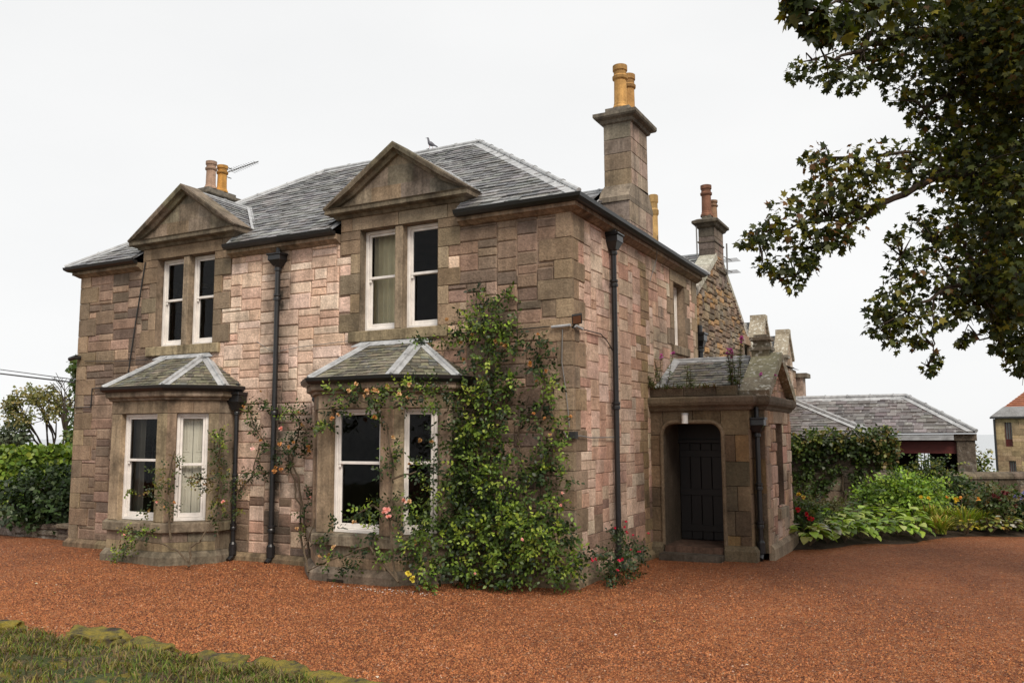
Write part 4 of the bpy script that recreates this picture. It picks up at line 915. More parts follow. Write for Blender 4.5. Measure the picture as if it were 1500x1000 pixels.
# ------------------------------------------------------------------ outbuildings beyond the garden
def unit3(a): a = np.array(a, float); return a/np.linalg.norm(a)
uo = unit3([1, -.01, 0]); no = np.array([uo[1], -uo[0], 0])
K = atd(1286, 640, 24.6); K[2] = 0; CFr = frame(K, uo, no)
cot = thing('cottage', K, 'low stone outbuilding with slate roof smothered in ivy', 'outbuilding')
def hip_roof(parent, fr, u0, u1, d0, ze, h, rise, ov=.2, pal=sp, right_only=True, mt='slate', row=.19):
    # front eave u0..u1 at d=0, depth 2h back
    r = MB(); s_ = MB(); ld = MB(); z1 = ze+rise
    a, b_, c_, d_ = fr(u0, ze, ov), fr(u1+ov, ze, ov), fr(u1+ov, ze, -2*h-ov), fr(u0, ze, -2*h-ov); R0, R1 = fr(u0, z1, -h), fr(u1-h, z1, -h)
    for q in ([a, b_, R1, R0], [b_, c_, R1], [c_, d_, R0, R1], [d_, a, R0]): r.poly(q, (.1, .1, .1))
    lu = u1+ov-u0; S = R0-a; q = np.linalg.norm(S); slates(s_, a, fr.u, S/q, q, lambda v: 0, lambda v: lu-(h+ov)*v/q, row, (.22, .36), pal, .02)
    S2 = fr(u1-h, z1, ov)-b_; q2 = np.linalg.norm(S2); l2 = 2*h+2*ov; slates(s_, b_, -fr.n, S2/q2, q2, lambda v: (h+ov)*v/q2, lambda v: l2-(h+ov)*v/q2, row, (.22, .36), pal, .02)
    lead_strip(ld, b_, R1, -fr.u, -fr.n, .26, .06, .05); lead_strip(ld, c_, R1, fr.n, -fr.u, .2, .05, .05); lead_strip(ld, R0, R1, fr.n*1.0+np.array([0, 0, -rise/h]), -fr.n+np.array([0, 0, -rise/h]), .24, .06, .05)
    rf = r.build('roof', MT[mt], parent); s_.build('slates', MT[mt], rf); ld.build('lead_flashing', MT['lead'], rf)
osp = lambda: pick([(.105, .09, .085), (.14, .125, .12), (.08, .07, .068), (.18, .165, .16), (.12, .10, .10)])
m = MB(); masonry(m, CFr, -5.6, 0, 0, 2.15, [], [], lambda u, v: jit(R.choice([(.22, .18, .13), (.27, .22, .16), (.18, .145, .11)]), .2), cell=.11)
m.prism([CFr(-5.6, -1, 0), CFr(0, -1, 0), CFr(0, 2.15, 0), CFr(-5.6, 2.15, 0)], -no*3, (.17, .14, .11)); m.build('wall', MT['old_rubble'], cot)
hip_roof(cot, frame(K, no, uo), -5.0, 0, 0, 2.15, 2.75, 1.24, .22, osp)
m = MB(); m.fbox(CFr, -5.8, .22, 2.06, 2.16, .16, .26); m.build('gutter', MT['iron'], cot)
P0 = atd(1414, 640, 25.0); P0[2] = 0; VFr = frame(P0, uo, no)
_q0, _q1 = at(1343, 663, 'y', P0[1]+3.4), at(1360, 663, 'y', P0[1]+3.4); wa_, wb_, wt_ = _q0[0]-P0[0], _q1[0]-P0[0], _q0[2]
pav = thing('cart_shed', P0, 'open fronted cart shed with slate hip roof and dark red beam', 'shed')
m = MB(); m.fbox(VFr, -.25, .25, -1, 2.3, -.5, 0, (.13, .105, .08), .02); m.fbox(VFr, -.3, .3, 2.1, 2.3, -.55, .05, (.15, .12, .09), .01); m.build('pillar', MT['old_rubble'], pav)
m = MB()
for a, e, v0, v1 in ((-9, wa_, -1, 2.3), (wb_, .2, -1, 2.3), (wa_, wb_, wt_, 2.3), (wa_, wb_, -1, .75)): m.fbox(VFr, a, e, v0, v1, -3.5, -3.3)
m.fbox(VFr, -9, -8.8, -1, 2.3, -3.3, 0); m.fbox(VFr, -.0, .2, -1, 2.3, -3.3, -.5); m.build('wall', MT['room'], pav)
m = MB()
for u in (wa_+.07, (wa_+wb_)/2, wb_-.06): m.fbox(VFr, u, u+.03, .75, wt_, -3.42, -3.39)
m.fbox(VFr, wa_, wb_, 1.38, 1.42, -3.385, -3.36); m.build('window_bars', MT['iron'], pav)
m = MB(); m.fbox(VFr, -9, -.25, 1.72, 2.08, -.35, -.1); m.build('beam', MT['redbeam'], pav)
m = MB(); m.fbox(VFr, -9, -.3, 2.12, 2.19, -.05, .20); m.fbox(VFr, -9, -.3, 2.20, 2.30, .05, .16); m.build('fascia', MT['lead'], pav)
hip_roof(pav, VFr, -9, .1, 0, 2.32, 1.72, 1.16, .2, osp)
# garden wall
rd = np.array([_R0[0], _R0[1], 0.]); rn_ = np.array([_R0[1], -_R0[0], 0.]); Wp = atd(1286, 697, 22.2); WF = frame((Wp[0], Wp[1], 0), rd, rn_); wt = 1.13
gw = thing('garden_wall', (Wp[0], Wp[1], 0), 'old stone garden wall with rounded coping behind the flower bed', 'wall')
m = MB(); masonry(m, WF, 0, 9, 0, wt, [], [], lambda u, v: jit(R.choice([(.11, .08, .055), (.085, .06, .045), (.14, .105, .075)]), .25), cell=.08); m.fbox(WF, 0, 9, -.3, wt, -.4, -.0, (.09, .07, .055)); m.build('stonework', MT['old_rubble'], gw)
m = MB(); u = 0
while u < 9:
    l_ = R.uniform(.7, 1.0); e = min(9, u+l_); pts = [(-.46, wt), (.06, wt), (.06, wt+.06), (.0, wt+.13), (-.12, wt+.17), (-.28, wt+.17), (-.40, wt+.13), (-.46, wt+.06)]
    m.prism([WF(u+.004, z, d) for d, z in pts], rd*(e-u-.008), jit((.15, .12, .085), .2)); u = e
m.build('coping', MT['dressed'], gw)
# far house at the right edge
Hc = atd(1459, 640, 75.0); fu_ = unit3([.985, -.17, 0]); HF = frame((Hc[0], Hc[1], 0), fu_, (fu_[1], -fu_[0], 0))
fh = thing('far_house', (Hc[0], Hc[1], -2), 'distant two storey sandstone house with red tiled roof at right edge', 'house')
m = MB(); ops = [(.75, 1.3, 1.15, 3.35), (2.5, 3.05, 1.15, 3.35), (4.3, 4.85, 1.15, 3.35), (.9, 1.4, -2.0, -.05), (2.7, 3.2, -2.0, -.05)]
masonry(m, HF, 0, 12, -4, 3.7, ops, [], lambda u, v: jit(R.choice([(.36, .27, .16), (.42, .31, .18), (.30, .22, .13)]), .15), cell=.14); backing(m, HF, 0, 12, -4, 3.7, ops, 0, 0, (.28, .22, .15)); m.prism([HF(0, -4, 0), HF(0, 3.7, 0), HF(0, 3.7, -8), HF(0, -4, -8)], rd*.02, (.3, .22, .14)); m.build('wall', MT['rubble'], fh)
for o in ops:
    m = MB(); reveals(m, HF, o, .25, (.3, .2, .15)); m.fbox(HF, o[0], o[1], o[2], o[2]+(o[3]-o[2])*.3, -.3, -.25)
    for i in range(4): m.fbox(HF, o[0]+(o[1]-o[0])*i/3-.02, o[0]+(o[1]-o[0])*i/3+.02, o[2]+(o[3]-o[2])*.3, o[3], -.28, -.24, (.5, .5, .5))
    f = m.build('window', MT['redbeam'], fh); m = MB(); m.poly([HF(o[0], o[2], -.27), HF(o[1], o[2], -.27), HF(o[1], o[3], -.27), HF(o[0], o[3], -.27)]); m.build('pane', plain('far_glass', (.16, .17, .17), .2), f)
m = MB(); e0, e1 = HF(-.3, 3.75, .3), HF(12, 3.75, .3); r0, r1 = HF(3.4, 7.2, -4), HF(12, 7.2, -4); q0, q1 = e0+(r0-e0)*.25, e1+(r1-e1)*.25
m.poly([q0, q1, r1, r0], (.30, .11, .06)); m.poly([HF(-.3, 3.75, -8.3), e0, r0], (.30, .11, .06)); 
for i in range(14):
    a, b_ = i/14, (i+1)/14; up = np.array([0, .0, .05]); m.poly([q0+(r0-q0)*a+up, q1+(r1-q1)*a+up, q1+(r1-q1)*b_, q0+(r0-q0)*b_], jit((.30, .115, .065), .2))
fr_ = m.build('roof', MT['tile'], fh); m = MB(); m.hexa([e0, e1, q1, q0], [e0+(0, 0, .07), e1+(0, 0, .07), q1+(0, 0, .07), q0+(0, 0, .07)], (.2, .2, .2)); m.build('slate_course', MT['slate'], fr_)
m = MB(); m.fbox(HF, -.35, 12, 3.62, 3.76, .25, .38); m.tube([HF(-.05, 3.6, .1), HF(-.05, -4, .1)], .09, 8); m.build('gutter', MT['iron'], fh)
# low dry stone wall at the left
LW = frame((-34, .52, 0), (1, 0, 0), (0, -1, 0)); m = MB()
masonry(m, LW, 0, 22.4, 0, .42, [], [], lambda u, v: jit(R.choice([(.13, .10, .08), (.10, .08, .065), (.17, .14, .11)]), .25), cell=.07, ws=(4, 11), proud=.03, bev=.03); m.fbox(LW, 0, 22.4, -.1, .40, -.5, 0, (.08, .065, .05))
for i in range(40): u = i*.56; m.fbox(LW, u+.01, u+.54, .40+R.uniform(-.02, .01), .47+R.uniform(-.02, .04), -.5, .05+R.uniform(-.03, .03), jit((.15, .125, .09), .25), .025)
tag(m.build('low_wall', MT['old_rubble'], base=(-22, .5, 0)), 'low dark dry stone wall beside the gravel at the left', 'wall')
sheet('lawn', -34, -11.8, .9, 14, 20, 14, lambda x, y: .30+.02*math.sin(x), MT['turf'])

# ------------------------------------------------------------------ plants
ROSE = [(0, 0, 0), (.30, .38, .07), (.20, .75, .05), (0, 1, -.05), (-.20, .75, .05), (-.30, .38, .07)]
OVAL = [(0, 0, 0), (.36, .3, .08), (.33, .65, .05), (0, 1, -.18), (-.33, .65, .05), (-.36, .3, .08)]
MAPLE = [(0, 0, 0), (.22, .06, .02), (.52, .10, -.06), (.36, .34, .03), (.60, .66, -.07), (.24, .60, .03), (.0, 1.02, -.1), (-.24, .60, .03), (-.60, .66, -.07), (-.36, .34, .03), (-.52, .10, -.06), (-.22, .06, .02)]
PETAL = [(0, 0, 0), (.42, .4, .10), (.3, .9, .22), (-.3, .9, .22), (-.42, .4, .10)]
def unit(a): return a/(np.linalg.norm(a, axis=-1, keepdims=True)+1e-9)
def cols(n, pal, var=.2, w_=None):
    p = np.array(pal); i = NR.choice(len(p), n, p=w_); return p[i]*(1+NR.uniform(-var, var, (n, 1)))*(1+NR.uniform(-.06, .06, (n, 3)))
def blob(L_, c, r, n, size, pal, tpl=ROSE, k=5, sq=(1, 1, 1), face=(0, -.5, .6), shell=.45, wts=None, spread=.8, bright=None):
    # n sprigs of k leaflets inside an ellipsoid round c
    c = np.array(c, float); d = unit(NR.normal(size=(n, 3))); rr = NR.uniform(shell, 1, (n, 1))**.7*(1+NR.normal(0, .12, (n, 1)))
    pos = c+d*rr*r*np.array(sq); dr = unit(d+NR.normal(0, .5, (n, 3))+np.array([0, 0, -.15]))
    nm = unit(np.array(face)+NR.normal(0, .45, (n, 3))+d*.4)
    col = cols(n, pal, .25, wts)
    for j in range(k):
        t = (j/(max(1, k-1))-.5) if k > 1 else 0; off = dr*size*1.1*(j//2) if k > 1 else 0
        sd = unit(np.cross(dr, nm)); dd = unit(dr*(1-abs(t)*.3)+sd*(1 if j % 2 else -1)*spread*(0 if j == k-1 else 1)+NR.normal(0, .2, (n, 3)))
        L_.add(pos+off, dd, unit(nm+NR.normal(0, .25, (n, 3))), size*NR.uniform(.7, 1.25, n), tpl, col*(1+NR.uniform(-.15, .15, (n, 1))))
def strap(mb, base, h, lean, az, w_, col, seg=5, droop=1.0):
    a = np.array([math.cos(az), math.sin(az), 0]); s = np.array([-a[1], a[0], 0]); vs = []
    for i in range(seg+1):
        t = i/seg; p = np.array(base)+a*lean*t**1.3+np.array([0, 0, h*(t-droop*.45*t**2.6)]); ww = w_*(1-t**2.2)+.002
        vs += [p-s*ww, p+s*ww]
    mb.add(vs, [(2*i, 2*i+1, 2*i+3, 2*i+2) for i in range(seg)], col)
def bloom(parent, c, r, col, n=14, name='flower', face=(0, -.6, .4)):
    f = Leaves(); f_ = np.array(face, float); d = unit(NR.normal(size=(n, 3))+f_*.9); nm = unit(-d+NR.normal(0, .2, (n, 3))+f_)
    f.add(np.tile(np.array(c, float), (n, 1)), d, nm, r*NR.uniform(.8, 1.15, n), PETAL, cols(n, [col, tuple(min(1, x*1.15) for x in col)], .1)); return f.build(name, MT['petal'], parent)
G_DK = [(.014, .028, .008), (.022, .042, .010), (.035, .062, .014), (.018, .034, .012), (.055, .085, .018)]
G_BR = [(.08, .13, .02), (.15, .23, .03), (.24, .32, .04), (.06, .10, .02), (.30, .36, .06)]
G_AU = [(.06, .085, .02), (.13, .12, .03), (.16, .10, .03), (.05, .07, .02), (.18, .17, .04)]
FPX_ = FPX
def clump_at(u, v, rpx, ax, val):
    c = at(u, v, ax, val); dep = np.dot(c-CAM, _F); return c, rpx*dep/FPX_
def stem_path(pts, w0=.02, w1=.008):
    P = [np.array(p, float) for p in pts]; out = []
    for i in range(len(P)-1):
        for t in np.linspace(0, 1, 5)[:-1]: out.append(P[i]*(1-t)+P[i+1]*t+NR.normal(0, .012, 3))
    out.append(P[-1]); return out, list(np.linspace(w0, w1, len(out)))
def climber(name, base, label, cat, group, clumps, stems, flowers, dens, size, ax='y', pals=(G_DK, G_BR)):
    t = thing(name, base, label, cat, group); L_ = Leaves()
    for u, v, r, off, br in clumps:
        c, rm = clump_at(u, v, r*(.88 if r > 20 else 1), ax, off); n = int(dens*rm*rm*(430 if r > 24 and v > 640 else 290))+8
        blob(L_, c, rm, n, size, pals[0]+(pals[1][:2]*(2 if br >= 2 else 1) if br else []), ROSE, 5, (1, .55, 1))
        if br: blob(L_, c+np.array([0, -.35*rm, .45*rm]), rm*.6, int(n*.3*br), size*.95, pals[1], ROSE, 5, (1, .5, .6))  # pale new growth on clump tops, with top light painted into its colour
    L_.build('foliage', MT['leaf'], t)
    m = MB()
    for st in stems:
        p, r = stem_path([at(u, v, ax, o) for u, v, o in st]); m.tube(p, r, 6)
    m.build('stems', MT['stem'], t)
    for u, v, off, r, col in flowers: bloom(t, at(u, v, ax, off-.06), r*.82, col)
    return t
PK, AP, OR_, RD_, DRY = (.78, .40, .37), (.62, .40, .22), (.52, .25, .09), (.50, .02, .035), (.34, .19, .08)
Y = -.32
big = [(715, 480, 38, -.22, 1), (735, 498, 32, -.2, 1), (695, 500, 32, -.22, 1), (685, 478, 24, -.2, 1), (755, 480, 16, -.15, 0), (705, 445, 9, -.1, 1), (742, 432, 8, -.1, 1), (700, 425, 4, -.1, 0), (722, 440, 6, -.1, 1),
       (720, 540, 34, -.25, 1), (700, 560, 38, -.28, 0), (725, 585, 34, -.25, 1), (745, 560, 14, -.2, 1), (690, 600, 46, -.32, 1), (730, 610, 22, -.28, 1), (700, 650, 52, -.34, 1), (670, 640, 40, -.3, 0), (740, 660, 22, -.3, 1), (700, 700, 55, -.36, 1), (665, 690, 42, -.34, 0), (725, 720, 45, -.4, 1), (650, 740, 42, -.5, 1), (690, 755, 60, -.5, 0), (740, 770, 50, -.5, 1), (640, 800, 48, -.75, 1), (700, 805, 60, -.6, 1), (770, 740, 32, -.4, 1), (790, 690, 26, -.32, 0), (775, 790, 52, -.55, 2), (815, 745, 28, -.35, 1), (818, 780, 26, -.4, 1), (800, 815, 46, -.5, 2), (745, 830, 46, -.6, 1), (690, 838, 32, -.75, 1), (628, 838, 30, -1.2, 1), (838, 838, 20, -.35, 2), (842, 810, 12, -.3, 2), (830, 700, 10, -.2, 1), (600, 800, 26, -1.3, 1), (620, 770, 24, -1.2, 1),
       (785, 505, 13, -.15, 0), (795, 535, 19, -.18, 0), (790, 520, 12, -.18, 0), (803, 570, 20, -.2, 2), (795, 590, 12, -.15, 0), (788, 614, 15, -.18, 0), (818, 620, 13, -.18, 2), (800, 650, 12, -.2, 1), (815, 662, 20, -.22, 1), (795, 690, 14, -.2, 1), (770, 605, 8, -.15, 0), (752, 585, 9, -.12, 0), (775, 690, 10, -.2, 1)]
climber('climbing_rose', (-1.3, -.3, .15), 'large dark climbing rose filling the wall between the right bay and the corner', 'rose bush', 'climbing roses on the house', big,
        [[(715, 850, -.25), (712, 700, -.1), (718, 560, -.08), (710, 470, -.08), (700, 430, -.06)], [(718, 480, -.08), (725, 450, -.07), (748, 428, -.06)], [(780, 850, -.2), (785, 760, -.1), (800, 690, -.08), (818, 640, -.07), (800, 580, -.07), (790, 500, -.06)], [(775, 800, -.2), (760, 640, -.08), (775, 580, -.06)], [(790, 700, -.1), (825, 630, -.06)]],
        [(788, 490, -.12, .04, OR_), (777, 533, -.2, .055, OR_), (800, 543, -.2, .04, OR_), (786, 558, -.2, .035, DRY), (782, 606, -.2, .04, OR_), (798, 613, -.2, .04, OR_), (836, 610, -.2, .035, OR_), (806, 636, -.2, .03, AP), (726, 500, -.35, .05, DRY), (742, 507, -.3, .06, DRY), (735, 505, -.3, .05, DRY), (680, 527, -.3, .05, DRY), (692, 490, -.35, .04, DRY), (676, 502, -.35, .05, DRY), (655, 468, -.1, .045, DRY), (824, 722, -.4, .03, PK), (822, 740, -.4, .03, PK), (765, 790, -.8, .03, PK), (696, 840, -.9, .03, PK)], 1.25, .062)
bayc = [(490, 575, 12, -1.2, 1), (510, 578, 13, -1.2, 1), (530, 580, 13, -1.22, 0), (548, 583, 17, -1.25, 1), (570, 582, 17, -1.25, 1), (590, 575, 17, -1.2, 1), (608, 572, 20, -1.1, 1), (625, 580, 22, -1.0, 1), (645, 570, 22, -.9, 0), (650, 600, 22, -.85, 0), (600, 590, 12, -1.1, 0), (487, 608, 11, -1.15, 0), (478, 625, 9, -1.15, 1), (500, 604, 9, -1.15, 1), (465, 625, 7, -1.1, 1), (640, 640, 16, -.95, 0), (628, 680, 18, -1.0, 0), (612, 690, 14, -1.05, 1), (640, 700, 16, -1.0, 0), (577, 655, 8, -1.12, 1), (570, 672, 9, -1.12, 0), (556, 615, 8, -1.12, 1), (565, 690, 7, -1.12, 0), (590, 735, 13, -1.15, 1), (575, 745, 13, -1.15, 0), (548, 745, 12, -1.2, 1), (530, 750, 10, -1.2, 1), (515, 760, 8, -1.2, 0), (590, 760, 14, -1.1, 1), (610, 765, 14, -1.1, 0), (625, 750, 16, -1.05, 1), (545, 775, 9, -1.25, 1), (490, 770, 8, -1.2, 0), (500, 825, 13, -1.3, 0), (520, 820, 12, -1.3, 0), (480, 825, 9, -1.3, 1), (535, 800, 9, -1.25, 0), (470, 790, 6, -1.2, 1), (560, 815, 9, -1.3, 1), (595, 515, 6, -.2, 1), (612, 505, 8, -.2, 1), (625, 500, 6, -.12, 1), (650, 500, 5, -.1, 1), (660, 490, 6, -.1, 1)]
climber('climbing_rose', (-3.0, -1.2, .15), 'pink flowered climbing rose trained round the windows of the right bay', 'rose bush', 'climbing roses on the house', bayc,
        [[(580, 850, -1.3), (572, 780, -1.15), (575, 690, -1.06), (565, 620, -1.06), (545, 590, -1.15), (500, 578, -1.18)], [(575, 600, -1.08), (600, 585, -1.1), (640, 580, -.9)], [(585, 852, -1.3), (540, 800, -1.3), (480, 822, -1.3), (452, 835, -1.2)], [(575, 700, -1.1), (610, 690, -1.05)], [(580, 760, -1.15), (545, 740, -1.2), (512, 762, -1.2)], [(452, 838, -1.1), (446, 800, -1.0), (462, 760, -1.05)]],
        [(566, 747, -1.3, .075, PK), (569, 757, -1.3, .06, PK), (563, 751, -1.3, .05, PK), (592, 733, -1.2, .06, PK), (600, 734, -1.2, .045, AP), (511, 572, -1.3, .05, AP), (522, 562, -1.3, .045, AP), (538, 573, -1.32, .06, AP), (548, 572, -1.3, .06, AP), (553, 572, -1.3, .05, AP), (568, 566, -1.3, .055, AP), (600, 563, -1.2, .05, AP), (585, 577, -1.3, .045, AP), (598, 583, -1.2, .05, AP), (534, 580, -1.3, .04, AP), (487, 613, -1.2, .055, OR_), (496, 607, -1.2, .045, AP), (549, 611, -1.15, .05, OR_), (576, 640, -1.15, .045, AP), (519, 765, -1.25, .05, AP), (608, 794, -1.2, .055, OR_), (489, 801, -1.25, .05, AP), (468, 815, -1.2, .045, AP), (482, 812, -1.25, .035, DRY), (633, 647, -1.0, .05, DRY), (615, 645, -1.05, .05, DRY), (600, 680, -1.08, .04, DRY), (598, 840, -1.4, .06, (.55, .45, .06)), (605, 848, -1.4, .06, (.55, .45, .06))], 1.1, .055)
midc = [(362, 590, 7, -.12, 0), (366, 605, 8, -.12, 1), (372, 620, 8, -.12, 0), (375, 632, 6, -.12, 0), (385, 585, 6, -.1, 0), (392, 595, 8, -.1, 0), (382, 648, 6, -.12, 0), (392, 658, 8, -.12, 0), (420, 607, 9, -.15, 2), (435, 605, 12, -.18, 1), (445, 615, 12, -.18, 0), (443, 635, 13, -.18, 0), (436, 655, 13, -.18, 0), (422, 660, 13, -.16, 0), (408, 662, 9, -.14, 0), (418, 680, 8, -.14, 0), (425, 640, 9, -.15, 0), (450, 660, 8, -.15, 0), (385, 690, 6, -.12, 0), (372, 698, 7, -.12, 0), (360, 700, 7, -.1, 0), (378, 680, 5, -.1, 0), (452, 735, 10, -.2, 0), (440, 755, 7, -.2, 0), (447, 780, 6, -.3, 1), (455, 720, 6, -.15, 0), (350, 720, 7, -.15, 0)]
climber('climbing_rose', (-5.0, -.2, .12), 'thin straggling climbing rose beside the downpipe between the two bays', 'rose bush', 'climbing roses on the house', midc,
        [[(452, 838, -.25), (442, 790, -.12), (440, 740, -.1), (425, 690, -.08), (440, 620, -.08), (425, 600, -.08)], [(456, 838, -.25), (448, 770, -.12), (438, 700, -.09), (420, 660, -.08), (395, 655, -.08), (376, 630, -.07), (362, 590, -.06)], [(350, 720, -.1), (372, 695, -.08), (380, 650, -.06)]],
        [(357, 595, -.15, .045, OR_), (382, 573, -.12, .03, DRY), (412, 628, -.2, .06, PK), (370, 657, -.15, .05, (.85, .6, .6)), (438, 604, -.25, .045, AP), (443, 622, -.25, .05, AP), (452, 654, -.2, .05, OR_), (453, 660, -.2, .045, OR_), (410, 650, -.2, .05, OR_), (424, 655, -.2, .05, OR_), (430, 648, -.2, .04, OR_), (402, 690, -.2, .06, OR_), (412, 688, -.2, .05, OR_), (404, 684, -.2, .04, OR_), (435, 774, -.25, .045, AP), (382, 645, -.15, .04, OR_), (455, 728, -.2, .03, PK)], 1.3, .05)
bac = [(322, 632, 8, -.55, 1), (325, 648, 8, -.55, 2), (320, 665, 9, -.55, 0), (318, 685, 11, -.55, 0), (322, 705, 12, -.6, 0), (315, 725, 12, -.6, 0), (325, 745, 11, -.6, 0), (318, 765, 10, -.65, 0), (330, 690, 9, -.5, 0), (335, 725, 9, -.4, 0), (312, 640, 4, -.6, 0), (300, 700, 8, -.85, 0), (288, 702, 9, -.9, 0), (276, 700, 6, -.95, 0), (298, 718, 4, -.85, 0), (255, 672, 8, -1.1, 0), (248, 690, 9, -1.1, 0), (244, 710, 8, -1.1, 0), (230, 715, 9, -1.15, 0), (222, 722, 7, -1.15, 0), (240, 735, 8, -1.15, 0), (252, 745, 7, -1.12, 0), (225, 690, 4, -1.12, 0), (190, 718, 3, -1.12, 1), (215, 748, 4, -1.15, 0), (205, 785, 10, -1.25, 2), (192, 795, 11, -1.25, 2), (180, 808, 8, -1.25, 2), (218, 782, 8, -1.25, 1), (170, 812, 8, -1.2, 2), (350, 700, 6, -.2, 0), (345, 745, 6, -.3, 0), (185, 775, 3, -1.2, 1)]
climber('climbing_rose', (-7.0, -.9, .12), 'sparse climbing rose growing over the front of the left bay', 'rose bush', 'climbing roses on the house', bac,
        [[(278, 828, -1.15), (279, 800, -1.1), (295, 790, -1.0), (318, 745, -.6), (322, 690, -.5), (322, 630, -.45)], [(278, 828, -1.15), (262, 808, -1.12), (240, 796, -1.15), (205, 790, -1.2)], [(250, 790, -1.1), (246, 720, -1.06), (256, 660, -1.05)], [(318, 705, -.62), (290, 700, -.9), (270, 698, -1.0)], [(320, 800, -.6), (322, 760, -.6)]],
        [(327, 735, -.65, .05, PK), (289, 706, -.95, .03, DRY), (300, 710, -.9, .03, DRY), (241, 742, -1.2, .03, AP), (182, 783, -1.25, .03, PK), (256, 735, -1.15, .04, OR_), (230, 735, -1.18, .03, PK)], 1.0, .05, pals=(G_DK[1:]+G_AU, G_BR))
# fuchsia by the side downpipe
fu = thing('fuchsia_bush', (.3, 1.7, .15), 'small fuchsia bush with red flowers against the side wall', 'shrub'); L_ = Leaves()
for u, v, r in ((905, 835, 28), (900, 812, 22), (918, 800, 16), (930, 815, 16), (892, 835, 18), (905, 785, 12), (940, 805, 8), (925, 838, 20), (870, 818, 7)):
    c, rm = clump_at(u, v, r, 'x', .42); blob(L_, c, rm, int(rm*rm*620)+8, .05, G_DK+[(.09, .11, .06)], ROSE, 5, (.7, 1, 1), (.5, -.5, .5))
L_.build('foliage', MT['leaf'], fu); m = MB()
for u in (890, 905, 920): p, r = stem_path([at(u, 850, 'x', .35), at(u+5, 815, 'x', .35), at(u+12, 785, 'x', .3)], .012, .005); m.tube(p, r, 5)
m.build('stems', MT['stem'], fu)
for u, v in ((868, 819), (873, 818), (906, 818), (911, 818), (908, 820), (919, 779), (928, 782), (950, 780), (924, 803), (935, 806), (938, 806), (905, 833), (917, 762), (901, 771), (915, 770)): bloom(fu, at(u, v, 'x', .62), .03, (.50, .02, .06), 9, face=(0, 0, -1))

# weeds on the porch roof and chimney
def fireweed(base, h, n, flo, label, lean=0.1):
    t = thing('fireweed', base, label, 'weed', 'fireweed growing on the porch roof'); L_ = Leaves(); m = MB()
    for i in range(n):
        b = np.array(base)+np.array([R.uniform(-.1, .1), R.uniform(-.06, .06), 0]); hh = h*R.uniform(.7, 1.05); top = b+np.array([R.uniform(-1, 1)*lean, R.uniform(-1, 1)*lean*.6-.03, hh]); m.tube([b, (b+top)/2+(0, 0, .01), top], [.007, .006, .003], 5)
        k = int(hh*130); s = NR.uniform(.08, .95, (k, 1)); az = NR.uniform(0, 6.28, k); d = np.stack([np.cos(az), np.sin(az), NR.uniform(.1, .6, k)], 1)
        L_.add(b+(top-b)*s, d, np.tile([0, 0, 1.], (k, 1))+NR.normal(0, .3, (k, 3)), .11*(1.1-.6*s[:, 0]), [(0, 0, 0), (.10, .4, .05), (0, 1, -.15), (-.10, .4, .05)], cols(k, [(.10, .15, .03), (.06, .10, .025), (.16, .17, .04)], .2))
        if flo: bloom(t, top-(0, 0, .02), .045*R.uniform(.8, 1.2), (.50, .12, .42), 12, face=(0, -.2, .6)); bloom(t, top-(0.01, 0, .08), .03, (.50, .12, .42), 8, face=(0, -.2, .6))
    L_.build('leaves', MT['leaf'], t); m.build('stems', MT['stem'], t)
fireweed((.10, 3.46, 3.12), .42, 5, 0, 'leafy fireweed at the wall end of the porch parapet', .16); fireweed((.62, 3.66, 3.12), .52, 3, 0, 'thin fireweed in front of the middle of the porch slates')
fireweed((1.50, 3.62, 3.1), .86, 7, 1, 'tall fireweed with magenta flowers beside the porch gable coping', .13); fireweed((1.98, 4.1, 2.98), .50, 2, 1, 'small fireweed rooted on the porch end cornice'); fireweed((.12, 3.9, 3.25), .72, 3, 1, 'fireweed with magenta flowers high against the side wall', .2)
def tuft(base, n, h, pal, name, label, sp=.14):
    m = MB()
    for i in range(n): strap(m, np.array(base)+np.array([R.uniform(-sp, sp), R.uniform(-.05, .05), 0]), h*R.uniform(.4, 1.1), R.uniform(.05, .2), R.uniform(0, 6.28), .007, pick(pal), 3, .8)
    tag(m.build(name, MT['grass'], base=base), label, 'weed')
tuft((.30, 3.42, 3.12), 60, .16, [(.05, .08, .02), (.09, .11, .03), (.10, .07, .03)], 'grass_tuft', 'grass tuft growing along the left of the porch parapet', .32)
tuft((.95, 3.42, 3.12), 36, .16, [(.07, .10, .02), (.13, .13, .03), (.12, .07, .03)], 'grass_tuft', 'grass tuft over the middle of the porch parapet', .25)
tuft((-.27, 2.56, 5.85), 60, .48, [(.20, .14, .04), (.28, .15, .05), (.14, .12, .03), (.10, .12, .03)], 'chimney_weed', 'dry orange weed growing at the foot of the side chimney', .13)
q = at(990, 377, 'x', -.6); tuft((q[0], q[1], q[2]-.25), 26, .4, [(.16, .2, .03), (.22, .2, .06)], 'roof_weed', 'small yellow weed in the roof valley by the rear chimney', .12)

